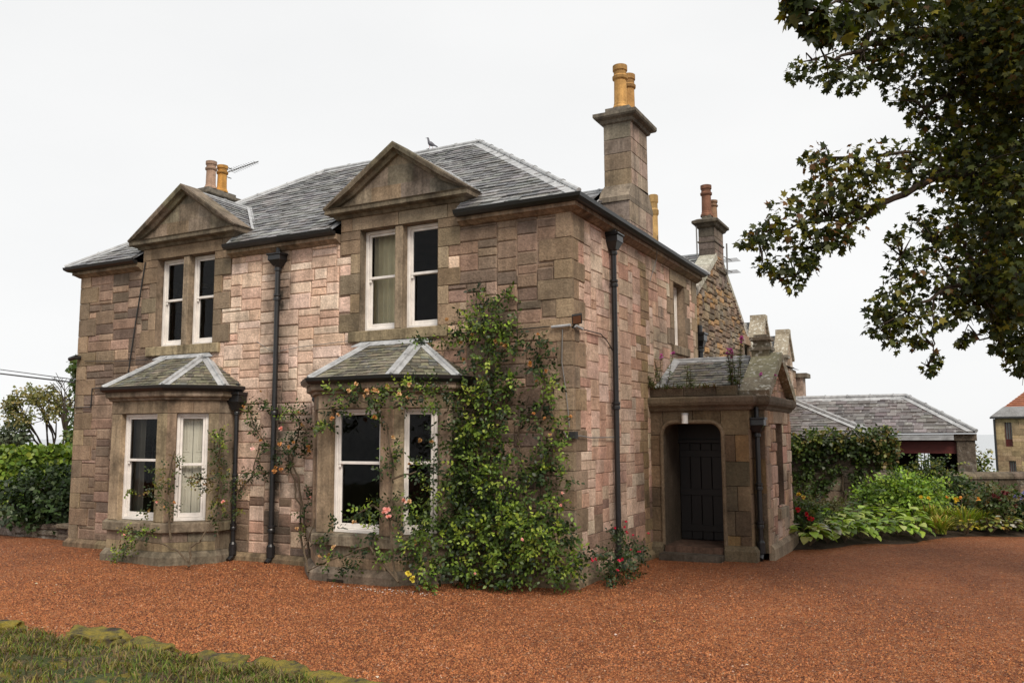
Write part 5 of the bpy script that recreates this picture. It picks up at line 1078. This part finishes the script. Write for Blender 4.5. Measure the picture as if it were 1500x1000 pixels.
# ivy on the cottage
iv = thing('ivy', K, 'thick trailing ivy covering the front of the cottage', 'ivy'); L_ = Leaves(); palI = [(.03, .055, .014), (.05, .085, .02), (.08, .12, .025), (.04, .06, .02)]
for i in range(30):
    u = -3.9+i*.134; 
    blob(L_, CFr(u, 2.06+R.uniform(-.22, .24), .24+R.uniform(-.08, .12)), R.uniform(.12, .32), 34, .10, palI+[(.14, .16, .03), (.18, .15, .04)], OVAL, 3, (1, .7, .8), tuple(no*.6+np.array([0, 0, .6])))
    if R.random() < .75: blob(L_, CFr(u+R.uniform(-.1, .1), R.uniform(1.2, 1.9), .18), R.uniform(.14, .36), 34, .10, palI, OVAL, 3, (1, .6, 1.1), tuple(no*.6+np.array([0, 0, .5])))
    if R.random() < .4: blob(L_, CFr(u, R.uniform(.5, 1.3), .16), R.uniform(.15, .3), 24, .09, palI[:3], OVAL, 3, (1, .4, 1.2), tuple(no*.6+np.array([0, 0, .4])))
for u, v, r in ((0.05, 2.2, .26), (.12, 1.9, .24), (.15, 1.6, .2), (.12, 2.35, .2), (.32, 2.25, .16), (.30, 2.0, .14), (.3, 1.65, .12), (.1, 1.2, .18), (.45, 1.85, .10)): blob(L_, CFr(u, v, .2), r, 42, .10, palI+[(.17, .17, .04), (.2, .14, .05)], OVAL, 3, (1, .8, 1), tuple(no*.5+np.array([0, 0, .6])))
L_.build('foliage', MT['leaf'], iv); m = MB()
for u in (-3.4, -2.6, -1.8, -1.0, -.25, .05): p, r = stem_path([CFr(u, 0, .06), CFr(u+R.uniform(-.3, .3), 1.0, .08), CFr(u+R.uniform(-.5, .5), 2.0, .12)], .035, .012); m.tube(p, r, 6)
m.build('stems', MT['stem'], iv)

# flower bed
EA, EB = np.array([1.9, 5.2]), np.array([14., 18.5]); ed = (EB-EA)/np.linalg.norm(EB-EA); en = np.array([-ed[1], ed[0]]); mb = MB(); nb, mm = 40, 12; vs = []
for j in range(mm+1):
    for i in range(nb+1):
        p = EA+ed*np.linalg.norm(EB-EA)*i/nb+en*(j/mm*11+.12*math.sin(i*1.7)*(j == 0)); vs.append((p[0], p[1], .16+min(.16, .09*j)+R.uniform(-.02, .02)*(j > 0)))
mb.add(vs, [(j*(nb+1)+i, j*(nb+1)+i+1, (j+1)*(nb+1)+i+1, (j+1)*(nb+1)+i) for j in range(mm) for i in range(nb)]); tag(mb.build('flower_bed', MT['soil'], None, True), kind='structure')
def broad(base, n, size, h, pal, name, label, cat, group=None, wts=None):
    t = thing(name, base, label, cat, group); L_ = Leaves(); az = NR.uniform(0, 6.28, n); rr = NR.uniform(0.15, 1, n)**.6
    d = np.stack([np.cos(az), np.sin(az), .55-1.0*rr], 1); pos = np.array(base)+np.stack([np.cos(az)*rr*h*.75, np.sin(az)*rr*h*.75, h*(1.0-.55*rr**1.5)+NR.uniform(-.05, .05, n)], 1)
    L_.add(pos, d, np.stack([np.cos(az)*.5, np.sin(az)*.5, np.ones(n)], 1)+NR.normal(0, .2, (n, 3)), size*NR.uniform(.7, 1.2, n), [(0, 0, 0), (.30, .15, .08), (.38, .42, .10), (.22, .78, .0), (0, 1.0, -.15), (-.22, .78, .0), (-.38, .42, .10), (-.30, .15, .08)], cols(n, pal, .22, wts))
    L_.build('leaves', MT['leaf'], t); m = MB()
    for i in range(0, n, 3): m.tube([np.array(base), np.array(base)*.5+pos[i]*.5+(0, 0, .05), pos[i]], .006, 4)
    m.build('stems', MT['stem'], t); return t
HP = [(.27, .40, .04), (.36, .50, .07), (.19, .30, .035), (.48, .56, .18), (.11, .18, .03)]
where = ['beside the porch corner', 'second from the porch', 'third from the porch', 'fourth from the porch', 'below the round shrub', 'right of the round shrub', 'next to the yellow flowers']
for i, (u, v) in enumerate(((1186, 799), (1212, 795), (1238, 793), (1263, 791), (1290, 789), (1316, 787), (1340, 786))): broad(at(u, v, 'z', .22), 46, .20, .42, HP if i > 1 else HP+[(.28, .27, .06), (.34, .32, .26)], 'hosta', 'broad leaved hosta at the front of the bed, '+where[i], 'plant', 'hostas along the flower bed')
for i, (u, v) in enumerate(((1200, 783), (1228, 781), (1252, 779), (1278, 777), (1302, 776), (1328, 774))): broad(at(u, v, 'z', .26), 44, .21, .50, HP, 'hosta', 'broad leaved hosta in the second row of the bed, '+['left end', 'behind the second front hosta', 'behind the third front hosta', 'behind the fourth front hosta', 'in front of the round shrub', 'right end by the daylilies'][i], 'plant', 'hostas along the flower bed')
DL = [(.21, .29, .03), (.28, .36, .045), (.13, .20, .025), (.36, .34, .06), (.34, .22, .06)]
for i, (u, v, h, yl) in enumerate(((1338, 768, .75, 3), (1364, 772, .80, 3), (1390, 775, .8, 2), (1414, 777, .85, 3), (1436, 775, .7, 1), (1378, 781, .6, 0))):
    b = at(u, v, 'z', .25); t = thing('daylily', b, 'daylily clump of arching strap leaves, '+['left of the group below the round shrub', 'second from left with yellow flowers', 'third from left in the group', 'tallest with orange yellow flowers', 'right end of the group', 'lowest one at the gravel edge'][i], 'plant', 'daylilies in the flower bed'); m = MB()
    for k in range(120): strap(m, b+np.array([R.uniform(-.1, .1), R.uniform(-.1, .1), 0]), h*R.uniform(.6, 1.15), R.uniform(.15, .6), R.uniform(0, 6.28), .013, pick(DL), 5, 1.0)
    m.build('leaves', MT['grass'], t)
    for k in range(yl):
        p = b+np.array([R.uniform(-.3, .3), R.uniform(-.3, .1), h*.8]); s = MB(); s.tube([b, p], .006, 4); s.build('stem', MT['stem'], t); bloom(t, p, .06, (.62, .42, .04) if i < 3 else (.60, .27, .05), 7, face=(0, -.3, .8))
def bush(name, u, v, zb, rw_, rh, n, size, pal, label, cat='shrub', tpl=OVAL, k=4, depthr=None, flat=1.0):
    b = at(u, v, 'z', zb); t = thing(name, b, label, cat); L_ = Leaves(); dr = depthr or rw_
    for i in range(16):
        a = R.uniform(0, 6.28); q = R.uniform(0, .75); blob(L_, b+np.array([math.cos(a)*q*rw_, math.sin(a)*q*dr, rh*(.45+.35*R.uniform(-1, 1)*(1-q*.5))]), rh*.36, n//16, size, pal, tpl, k, (1.25*rw_/rh if rw_ > rh else 1, 1, 1), (0, -.3, .8))
    L_.build('foliage', MT['leaf'], t); m = MB()
    for i in range(7): p, r = stem_path([b, b+np.array([R.uniform(-.3, .3)*rw_, R.uniform(-.3, .3)*rw_, rh*.4]), b+np.array([R.uniform(-.6, .6)*rw_, R.uniform(-.6, .6)*rw_, rh*.8])], .02, .006); m.tube(p, r, 5)
    m.build('stems', MT['stem'], t); return t, b
bush('rounded_shrub', 1328, 763, .3, .95, 1.15, 2600, .085, [(.15, .26, .03), (.22, .34, .04), (.10, .18, .025), (.28, .38, .055), (.06, .10, .02)], 'rounded bright green shrub in front of the garden wall', tpl=ROSE, k=5)
bush('bronze_shrub', 1216, 772, .28, .5, .62, 700, .05, [(.12, .11, .04), (.15, .14, .05), (.09, .085, .04), (.10, .12, .04)], 'low bronze green mounded shrub beside the cottage wall')
t, b = bush('rose_shrub', 1178, 786, .28, .42, .85, 700, .055, [(.06, .10, .025), (.09, .14, .03), (.12, .13, .03), (.04, .07, .02)], 'shrub rose with red and yellow blooms beside the porch end wall')
for u, v, c_ in ((1169, 746, RD_), (1182, 753, RD_), (1186, 759, RD_), (1189, 760, RD_), (1170, 725, (.6, .4, .04)), (1177, 728, (.6, .42, .1)), (1166, 788, (.6, .35, .04))): bloom(t, atd(u, v, np.dot(b-CAM, _F)-.35), .055, c_, 16)
bush('wall_shrub', 1400, 752, .3, 1.1, 1.05, 1100, .07, [(.03, .055, .015), (.05, .085, .02), (.02, .04, .012)], 'dark sprawling shrub against the garden wall right of the round shrub', depthr=.4)
bush('wall_shrub', 1368, 735, .6, .75, 1.1, 900, .07, [(.04, .07, .02), (.07, .11, .025), (.18, .19, .04), (.03, .05, .015)], 'yellow tipped shrub rising above the garden wall coping before the cart shed', depthr=.4)
bush('sapling', 1425, 712, .7, .38, 1.3, 330, .09, [(.10, .14, .03), (.17, .19, .04), (.07, .10, .025), (.24, .20, .04)], 'thin yellow green sapling standing above the wall beside the cart shed pillar', 'tree', depthr=.3)
t, b = bush('hydrangea', 1462, 772, .28, .55, .95, 700, .07, [(.05, .08, .02), (.08, .11, .025), (.12, .10, .04)], 'dark bush with dusky pink flower heads near the right edge')
for u, v in ((1456, 726), (1470, 721), (1476, 723), (1463, 730), (1487, 741)): bloom(t, atd(u, v, np.dot(b-CAM, _F)-.3), .055, (.16, .04, .045), 20)
t, b = bush('agapanthus', 1494, 772, .28, .4, .7, 400, .08, G_DK, 'plant with blue violet flower heads at the right edge of the bed')
for u, v in ((1488, 727), (1495, 729), (1500, 722)): bloom(t, atd(u, v, np.dot(b-CAM, _F)-.3), .05, (.16, .16, .36), 14)
for i, (u, v) in enumerate(((1452, 781), (1475, 780), (1500, 778), (1526, 776))): broad(at(u, v, 'z', .22), 80, .11, .36, [(.20, .22, .05), (.28, .27, .06), (.12, .16, .04), (.40, .40, .34), (.30, .18, .04)], 'ground_cover_plant', 'low variegated yellow plant at the right end of the bed, '+['by the daylilies', 'below the dusky pink flowers', 'at the picture edge', 'just past the picture edge'][i], 'plant', 'variegated plants in the bed')
t = broad(at(1416, 783, 'z', .22), 60, .08, .3, [(.42, .32, .03), (.3, .28, .04), (.15, .18, .03)], 'yellow_flower_clump', 'trailing clump of small golden yellow flowers at the gravel edge', 'plant')
broad(at(1262, 766, 'z', .3), 50, .16, .5, [(.05, .09, .02), (.08, .14, .03)], 'fern', 'dark green fern in front of the cottage corner', 'fern'); broad(at(1286, 768, 'z', .3), 60, .15, .5, [(.10, .16, .03), (.16, .2, .04)], 'fern', 'paler fern left of the round shrub', 'fern')

# hedge, shrubs and trees at the left
h0 = atd(-260, 720, 26); h1 = atd(125, 720, 26); h0[2] = h1[2] = 0; hu = unit(h1-h0); hl = np.linalg.norm(h1-h0); HFm = frame(h0, hu, (hu[1], -hu[0], 0)); L_ = Leaves(); n = 9000
HG = [(.11, .18, .025), (.16, .24, .03), (.07, .12, .02), (.22, .28, .04)]
for nn_, fv in ((6500, 'f'), (3000, 't')):
    a = NR.uniform(0, hl, nn_); b_ = NR.uniform(0, 1.93, nn_) if fv == 'f' else 1.93+NR.normal(0, .05, nn_); c_ = NR.normal(0, .09, nn_) if fv == 'f' else -NR.uniform(0, 1.2, nn_)
    pos = HFm.o+np.outer(a, HFm.u)+np.outer(b_, [0, 0, 1])+np.outer(c_, HFm.n); nm = (HFm.n if fv == 'f' else np.array([0, 0, 1.]))+NR.normal(0, .5, (nn_, 3))
    L_.add(pos, NR.normal(size=(nn_, 3))+(0, 0, .4), nm, NR.uniform(.10, .2, nn_), OVAL, cols(nn_, HG, .25))
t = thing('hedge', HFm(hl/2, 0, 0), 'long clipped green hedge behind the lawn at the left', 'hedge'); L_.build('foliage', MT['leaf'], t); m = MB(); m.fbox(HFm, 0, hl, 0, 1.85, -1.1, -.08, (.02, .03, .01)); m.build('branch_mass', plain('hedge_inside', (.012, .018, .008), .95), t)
bush('dark_shrub', 72, 775, .3, .85, 1.35, 1800, .10, [(.022, .042, .014), (.035, .06, .02), (.05, .085, .025), (.015, .03, .01)], 'large dark green shrub behind the low wall by the house corner', depthr=.9)
def small_tree(name, u, vb, vt, dep, wpx, label, leafn, size, pal, sparse=False):
    b = atd(u, vb, dep); top = atd(u, vt, dep); b[2] = -.8; t = thing(name, b, label, 'tree'); m = MB(); hh = top[2]-b[2]; s = dep/FPX; tips = []
    def grow(p, d, l_, r, lev):
        q = p+d*l_; mid = (p+q)/2+NR.normal(0, l_*.06, 3); m.tube([p, mid, q], [r, r*.8, r*.6], 6)
        if lev == 0: tips.append(q); return
        for i in range(R.randint(2, 3)): grow(q, unit(d+NR.normal(0, .38, 3)+np.array([0, 0, .15])), l_*R.uniform(.6, .8), r*.58, lev-1)
    for i in range(3 if sparse else 1): grow(b.copy(), unit(np.array([R.uniform(-.35, .35), R.uniform(-.2, .2), 1])), hh*.36, hh*.022, 4)
    m.build('trunk', MT['bark'], t); L_ = Leaves()
    if sparse:
        for q in tips:
            if q[2] > b[2]+hh*.70 and R.random() < .22: blob(L_, q, .3, leafn, size, pal, OVAL, 3)
    else:
        for i in range(22): a = R.uniform(0, 6.28); z = R.uniform(.25, 1); blob(L_, b+np.array([0, 0, hh*z])+_R0*math.cos(a)*wpx*s*.5*(1.1-.6*z)+_F*math.sin(a)*wpx*s*.4, wpx*s*.28, leafn, size, pal, OVAL, 3)
    L_.build('crown', MT['leaf'], t)
small_tree('bare_tree', 78, 660, 568, 42, 50, 'half bare tree with dead branches and a yellow green top beyond the hedge', 26, .14, [(.16, .16, .05), (.22, .18, .06), (.12, .13, .04)], True)
small_tree('leafy_tree', 124, 680, 532, 34, 40, 'green tree showing behind the left corner of the house', 60, .16, [(.06, .10, .03), (.10, .15, .04), (.13, .15, .05)])
small_tree('willow_tree', 8, 670, 630, 40, 45, 'grey green willow top showing over the hedge at left edge', 45, .2, [(.10, .13, .08), (.14, .17, .10), (.08, .10, .06)])

# foreground sycamore
tb = atd(1690, 700, 11.8); tb[2] = .1
syc = thing('sycamore_tree', tb, 'big sycamore with dark overhanging branches at the right of the drive', 'tree')
CL = [(1180, 8, 34, 6.2), (1218, 34, 36, 6.3), (1165, 0, 22, 6.2), (1255, 14, 30, 6.6), (1300, -5, 40, 7), (1200, 40, 18, 6.2),
      (1262, 72, 40, 10), (1310, 45, 58, 9.8), (1380, 55, 72, 10), (1208, 108, 26, 9.6), (1168, 104, 20, 9.5), (1245, 112, 26, 9.6), (1330, 118, 40, 10), (1382, 128, 42, 10.2), (1290, 95, 30, 9.8), (1345, 160, 26, 10.2), (1350, 15, 50, 9.6),
      (1450, 70, 80, 10.6), (1500, 160, 95, 10.8), (1440, 165, 62, 10.4), (1405, 100, 55, 10.2), (1480, 260, 95, 10.8), (1425, 235, 60, 10.3), (1500, 360, 90, 10.8), (1445, 320, 64, 10.4), (1500, 450, 60, 10.6), (1395, 200, 40, 10.2), (1370, 190, 26, 10.2), (1450, 30, 70, 10), (1500, 30, 90, 11),
      (1430, 40, 70, 12.2), (1490, 110, 80, 12.4), (1440, 130, 60, 12.2), (1480, 220, 90, 12.5), (1430, 250, 45, 12), (1490, 330, 80, 12.5), (1450, 390, 50, 12), (1495, 440, 50, 12.2), (1400, 60, 50, 11.8), (1340, 60, 40, 11.5), (1505, 270, 80, 9.6), (1505, 400, 60, 9.6), (1505, 60, 80, 9.4),
      (1335, 240, 46, 9.8), (1285, 245, 46, 9.6), (1235, 258, 46, 9.5), (1205, 285, 42, 9.4), (1163, 318, 38, 9.3), (1124, 345, 26, 9.2), (1098, 352, 16, 9.1), (1185, 355, 36, 9.4), (1228, 328, 38, 9.5), (1142, 392, 24, 9.3), (1165, 415, 15, 9.3), (1120, 390, 16, 9.2), (1262, 292, 34, 9.6), (1375, 250, 48, 10), (1195, 232, 22, 9.4), (1222, 350, 24, 9.4), (1185, 385, 18, 9.3),
      (1395, 330, 42, 10), (1350, 322, 22, 9.9), (1330, 382, 30, 9.8), (1382, 402, 44, 10), (1435, 405, 50, 10.2), (1318, 424, 30, 9.7), (1290, 452, 24, 9.6), (1284, 482, 15, 9.6), (1310, 502, 15, 9.6), (1340, 470, 36, 9.8), (1392, 455, 30, 10), (1342, 503, 11, 9.7), (1425, 440, 34, 10.1), (1310, 470, 20, 9.7), (1362, 540, 11, 9.8), (1372, 526, 8, 9.8), (1418, 495, 9, 10), (1408, 502, 6, 10), (1470, 452, 36, 10.3), (1485, 505, 32, 10.3), (1505, 520, 34, 10.4), (1460, 480, 20, 10.2), (1310, 345, 14, 9.7), (1372, 350, 25, 9.8)]
TL = [(.028, .040, .008), (.05, .062, .010), (.10, .105, .014), (.016, .024, .006), (.18, .16, .02), (.12, .06, .018)]
L_ = Leaves(); m = MB(); cs = []
for u, v, r, dp in CL:
    c = atd(u, v, dp); rm = r*dp/FPX; cs.append((c, rm)); dens = 320 if u < 1400 else 520; n = int(dens*(rm*rm)*3.0/(.3+rm))+12
    autumn = [0.2, .2, .2, .1, .15, .15] if 1150 < u < 1330 and 220 < v < 330 else [.3, .26, .16, .2, .05, .03]
    d = unit(NR.normal(size=(n, 3))); pos = c+d*rm*(NR.uniform(.0, 1, (n, 1))**.45)*np.array([1, 1, .95]); out_ = unit(d+NR.normal(0, .6, (n, 3))+np.array([0, 0, -.75]))
    big_ = 1.25 if dp < 8 else 1
    L_.add(pos, out_, unit(NR.normal(0, .6, (n, 3))+np.array([0, -.3, .8])), .070*NR.uniform(.6, 1.4, n)*big_, MAPLE, cols(n, TL, .25, autumn))
trunk_top = tb+np.array([.2, .2, 7.5]); m.tube([tb, tb+np.array([0, 0, 1.2]), tb+np.array([.1, .05, 3]), trunk_top, trunk_top+(0, .3, 3)], [.5, .38, .34, .24, .1], 14)
def limb(pts, r0, r1):
    P = [np.array(p, float) for p in pts]; out = []
    for i in range(len(P)-1):
        for t in np.linspace(0, 1, 6)[:-1]: out.append(P[i]*(1-t)+P[i+1]*t+NR.normal(0, .02, 3))
    out.append(P[-1]); m.tube(out, list(np.linspace(r0, r1, len(out))), 8); return out
tk = lambda z: tb+np.array([.1, .08, z])
LB = [limb([tk(5.2), atd(1560, 120, 11), atd(1440, 62, 10.4), atd(1330, 45, 9.9), atd(1262, 75, 9.8), atd(1190, 88, 9.6)], .10, .006), limb([tk(4.2), atd(1560, 260, 11), atd(1430, 258, 10.3), atd(1380, 252, 10), atd(1290, 300, 9.7), atd(1215, 320, 9.5), atd(1110, 350, 9.2)], .085, .006),
      limb([tk(3.2), atd(1560, 400, 11), atd(1440, 405, 10.2), atd(1370, 430, 9.9), atd(1300, 470, 9.7)], .07, .006), limb([tk(5.8), atd(1500, -60, 9), atd(1330, -30, 7.4), atd(1200, 15, 6.3)], .08, .006), limb([atd(1380, 252, 10), atd(1330, 225, 9.8), atd(1215, 230, 9.5)], .035, .006), limb([tk(3.0), atd(1560, 470, 11), atd(1480, 505, 10.4), atd(1430, 490, 10.1)], .05, .006), limb([atd(1290, 300, 9.7), atd(1225, 345, 9.5), atd(1165, 405, 9.3)], .025, .005), limb([atd(1370, 430, 9.9), atd(1367, 500, 9.8), atd(1362, 545, 9.8)], .012, .004), limb([atd(1440, 62, 10.4), atd(1400, 130, 10.2), atd(1345, 165, 10)], .04, .006), limb([atd(1440, 405, 10.2), atd(1400, 350, 10), atd(1320, 375, 9.8)], .04, .006)]
allp = np.array([p for b_ in LB for p in b_])
for c, rm in cs:
    i = np.argmin(np.linalg.norm(allp-c, axis=1)); s = allp[i]
    for k in range(5):
        e = c+NR.normal(0, .42, 3)*rm; mid = (s+e)/2+NR.normal(0, .06, 3)+np.array([0, 0, .05]); m.tube([s, mid, e], [.012, .007, .0025], 5)
for c, rm, n in ((atd(1700, -150, 11), 2.2, 1500), (atd(1450, -190, 10), 1.8, 1200), (atd(1640, 60, 10), 1.6, 1400), (tb+np.array([2, -1, 6]), 2.2, 1000)):
    d = unit(NR.normal(size=(n, 3))); pos = c+d*rm*NR.uniform(.2, 1, (n, 1))**.5
    L_.add(pos, unit(d+NR.normal(0, .6, (n, 3))+np.array([0, 0, -.5])), unit(NR.normal(0, .5, (n, 3))+np.array([0, 0, .9])), .17*NR.uniform(.7, 1.2, n), MAPLE, cols(n, TL, .25))
    for k in range(5): e = c+NR.normal(0, .4, 3)*rm; s = tk(R.uniform(4, 7)); m.tube([s, (s+e)/2+(0, 0, .2), e], [.07, .04, .01], 6)
m.build('trunk', MT['bark'], syc, True); L_.build('crown', MT['tree_leaf'], syc)

# grassy bank with mossy edging stones in the foreground
def bz(x, y):
    e = -5.42-.10*math.sin(x*1.3)-.05*math.sin(x*3.1); s = max(0, min(1, (e-y)/.5)); ex = max(0, min(1, (1.15-x)/.6))
    return .06+(.34*s**.7+.16*max(0, min(1, (e-.5-y)/2))+.03*math.sin(x*4+y*3)+.025*math.sin(x*9-y*7))*ex
bk = sheet('grass_bank', -16, 2.0, -16, -5.2, 220, 130, bz, MT['bank'])
m = MB()
for i in range(46000):
    y = -5.55-abs(R.gauss(0, 1.1)); x = R.uniform(-9, 1.1)
    if y < -8.5 or math.sin(x*2.1+y*1.7)+math.sin(x*5.3-y*3.1)*.6 < R.uniform(-1.9, .9): continue
    z = bz(x, y)
    if z < .16: continue
    strap(m, (x, y, z-.01), R.uniform(.03, .13)*(.35 if y > -5.85 else 1), R.uniform(.01, .10), R.uniform(0, 6.28), R.uniform(.0018, .004), pick([(.09, .13, .02), (.14, .19, .03), (.07, .10, .018), (.24, .19, .08), (.19, .13, .065), (.13, .09, .05), (.22, .20, .04), (.10, .065, .04)]), 3, .7)
tag(m.build('bank_grass', MT['grass']), kind='stuff')
import mathutils
def rock(c, sx, sy, sz, rot, label):
    import bmesh
    bm = bmesh.new(); bmesh.ops.create_icosphere(bm, subdivisions=4, radius=1)
    off = R.uniform(0, 50); ca, sa = math.cos(rot), math.sin(rot)
    for v in bm.verts:
        p = v.co.copy(); q = Vector((max(-.72, min(.72, p.x)), max(-.72, min(.72, p.y)), max(-.7, min(.62, p.z))))
        k = 1+.30*mathutils.noise.noise(p*1.6+Vector((off, 0, 0)))+.17*mathutils.noise.noise(p*4+Vector((0, off, 0)))+.09*mathutils.noise.noise(p*11)
        q = q*k; v.co = Vector(((q.x*sx*ca-q.y*sy*sa), (q.x*sx*sa+q.y*sy*ca), q.z*sz))
    me = bpy.data.meshes.new('edging_stone'); bm.to_mesh(me); bm.free(); me.polygons.foreach_set('use_smooth', [True]*len(me.polygons))
    o = finish(me, 'edging_stone', MT['moss'], None, c); tag(o, label, 'stone', 'mossy stones edging the grass bank'); return o
ES = [(-4.35, -5.42, .22, .14, .10, 'moss capped edging stone at the left end of the grass bank'), (-2.75, -5.50, .48, .26, .20, 'long dark mossy edging stone with a shadowed hollow beneath it'), (-1.95, -5.58, .34, .24, .17, 'yellow mossy edging stone right of the long dark one'), (-1.05, -5.60, .33, .22, .17, 'brown edging stone with grass growing in front of it'), (-.35, -5.58, .34, .2, .17, 'broad yellow mossy edging stone near the middle of the row'), (.25, -5.62, .30, .18, .15, 'second last mossy edging stone to the right'), (.72, -5.66, .28, .16, .14, 'rightmost mossy edging stone beside the gravel')]
for x, y, a, b_, c_, lb in ES: rock((x, y, .275), 1.2*a, b_, c_*.95, R.uniform(-.2, .2), lb)
# petals and leaves fallen on the gravel
def litter(name, n, fn, size, pal):
    L_ = Leaves(); P = np.array([fn() for i in range(n)]); P = np.array([(x, y, gz(x, y)+.012) for x, y in P])
    L_.add(P, NR.normal(size=(n, 3))*np.array([1, 1, .15]), np.tile([0, 0, 1.], (n, 1))+NR.normal(0, .15, (n, 3)), size*NR.uniform(.6, 1.3, n), OVAL, cols(n, pal, .1)); tag(L_.build(name, MT['petal']), kind='stuff')
litter('fallen_petals', 110, lambda: (R.gauss(-2.35, .5), -1.3-abs(R.gauss(0, .13))), .022, [(.8, .74, .72), (.78, .66, .64)])
litter('fallen_leaves', 170, lambda: (R.uniform(-9, 9), R.uniform(-7, 3)), .035, [(.5, .36, .14), (.6, .5, .35), (.30, .16, .06), (.10, .06, .03), (.7, .64, .55)])

# loose stones lying on the nearer gravel
n = 150000; Yv = -5.8+np.abs(NR.normal(0, 1, n))*3.6; X = NR.normal(-1, 6, n); keep = (Yv < np.maximum(.45, 5.2+(X-1.9)*1.05)) & ~((X < -.05) & (Yv > -.12) & (X > -11.1)) & (Yv < 13) & ~((X > -1) & (X < 2.1) & (Yv > 3.3)); keep &= ~((X > -99) & (X < .4) & (Yv < -5.35)); keep &= ~((Yv > -.1) & (X < .1)); X, Yv = X[keep], Yv[keep]; n = len(X)
Z = .165+.02*np.sin(X*.7+1)*np.sin(Yv*.6)+.012*np.sin(X*1.9+Yv*1.3); s_ = NR.uniform(.006, .015, n); rot = NR.uniform(0, 6.28, n)
tp = np.array([(1, .1, -.2), (.1, .8, -.2), (-.9, .2, -.2), (-.2, -.85, -.2), (.1, .05, .75)]); V = tp[None]*s_[:, None, None]*NR.uniform(.7, 1.3, (n, 1, 3))+NR.normal(0, .0015, (n, 5, 3)); c_, d_ = np.cos(rot)[:, None], np.sin(rot)[:, None]
V = np.stack([V[..., 0]*c_-V[..., 1]*d_, V[..., 0]*d_+V[..., 1]*c_, V[..., 2]], -1)+np.stack([X, Yv, Z+.002], -1)[:, None, :]
F_ = np.array([(0, 1, 4), (1, 2, 4), (2, 3, 4), (3, 0, 4)]); T = (F_[None]+5*np.arange(n)[:, None, None]).reshape(-1).astype(np.int32)
me = bpy.data.meshes.new('gravel_stones'); me.vertices.add(5*n); me.vertices.foreach_set('co', V.ravel()); me.loops.add(len(T)); me.loops.foreach_set('vertex_index', T); me.polygons.add(4*n); me.polygons.foreach_set('loop_start', np.arange(0, len(T), 3, dtype=np.int32)); me.update(calc_edges=True)
cc = cols(n, [(.35, .125, .045), (.40, .165, .068), (.23, .075, .027), (.09, .028, .014), (.44, .27, .18), (.36, .135, .05)], .2, [.3, .22, .2, .15, .02, .11]); a = me.attributes.new('col', 'FLOAT_COLOR', 'FACE'); c4 = np.ones((4*n, 4)); c4[:, :3] = np.repeat(cc, 4, 0); a.data.foreach_set('color', c4.ravel().astype(np.float32))
tag(finish(me, 'gravel_stones', attr_mat('gravel_stone', .85, 60, 4, .8, 1.15), None), kind='stuff')
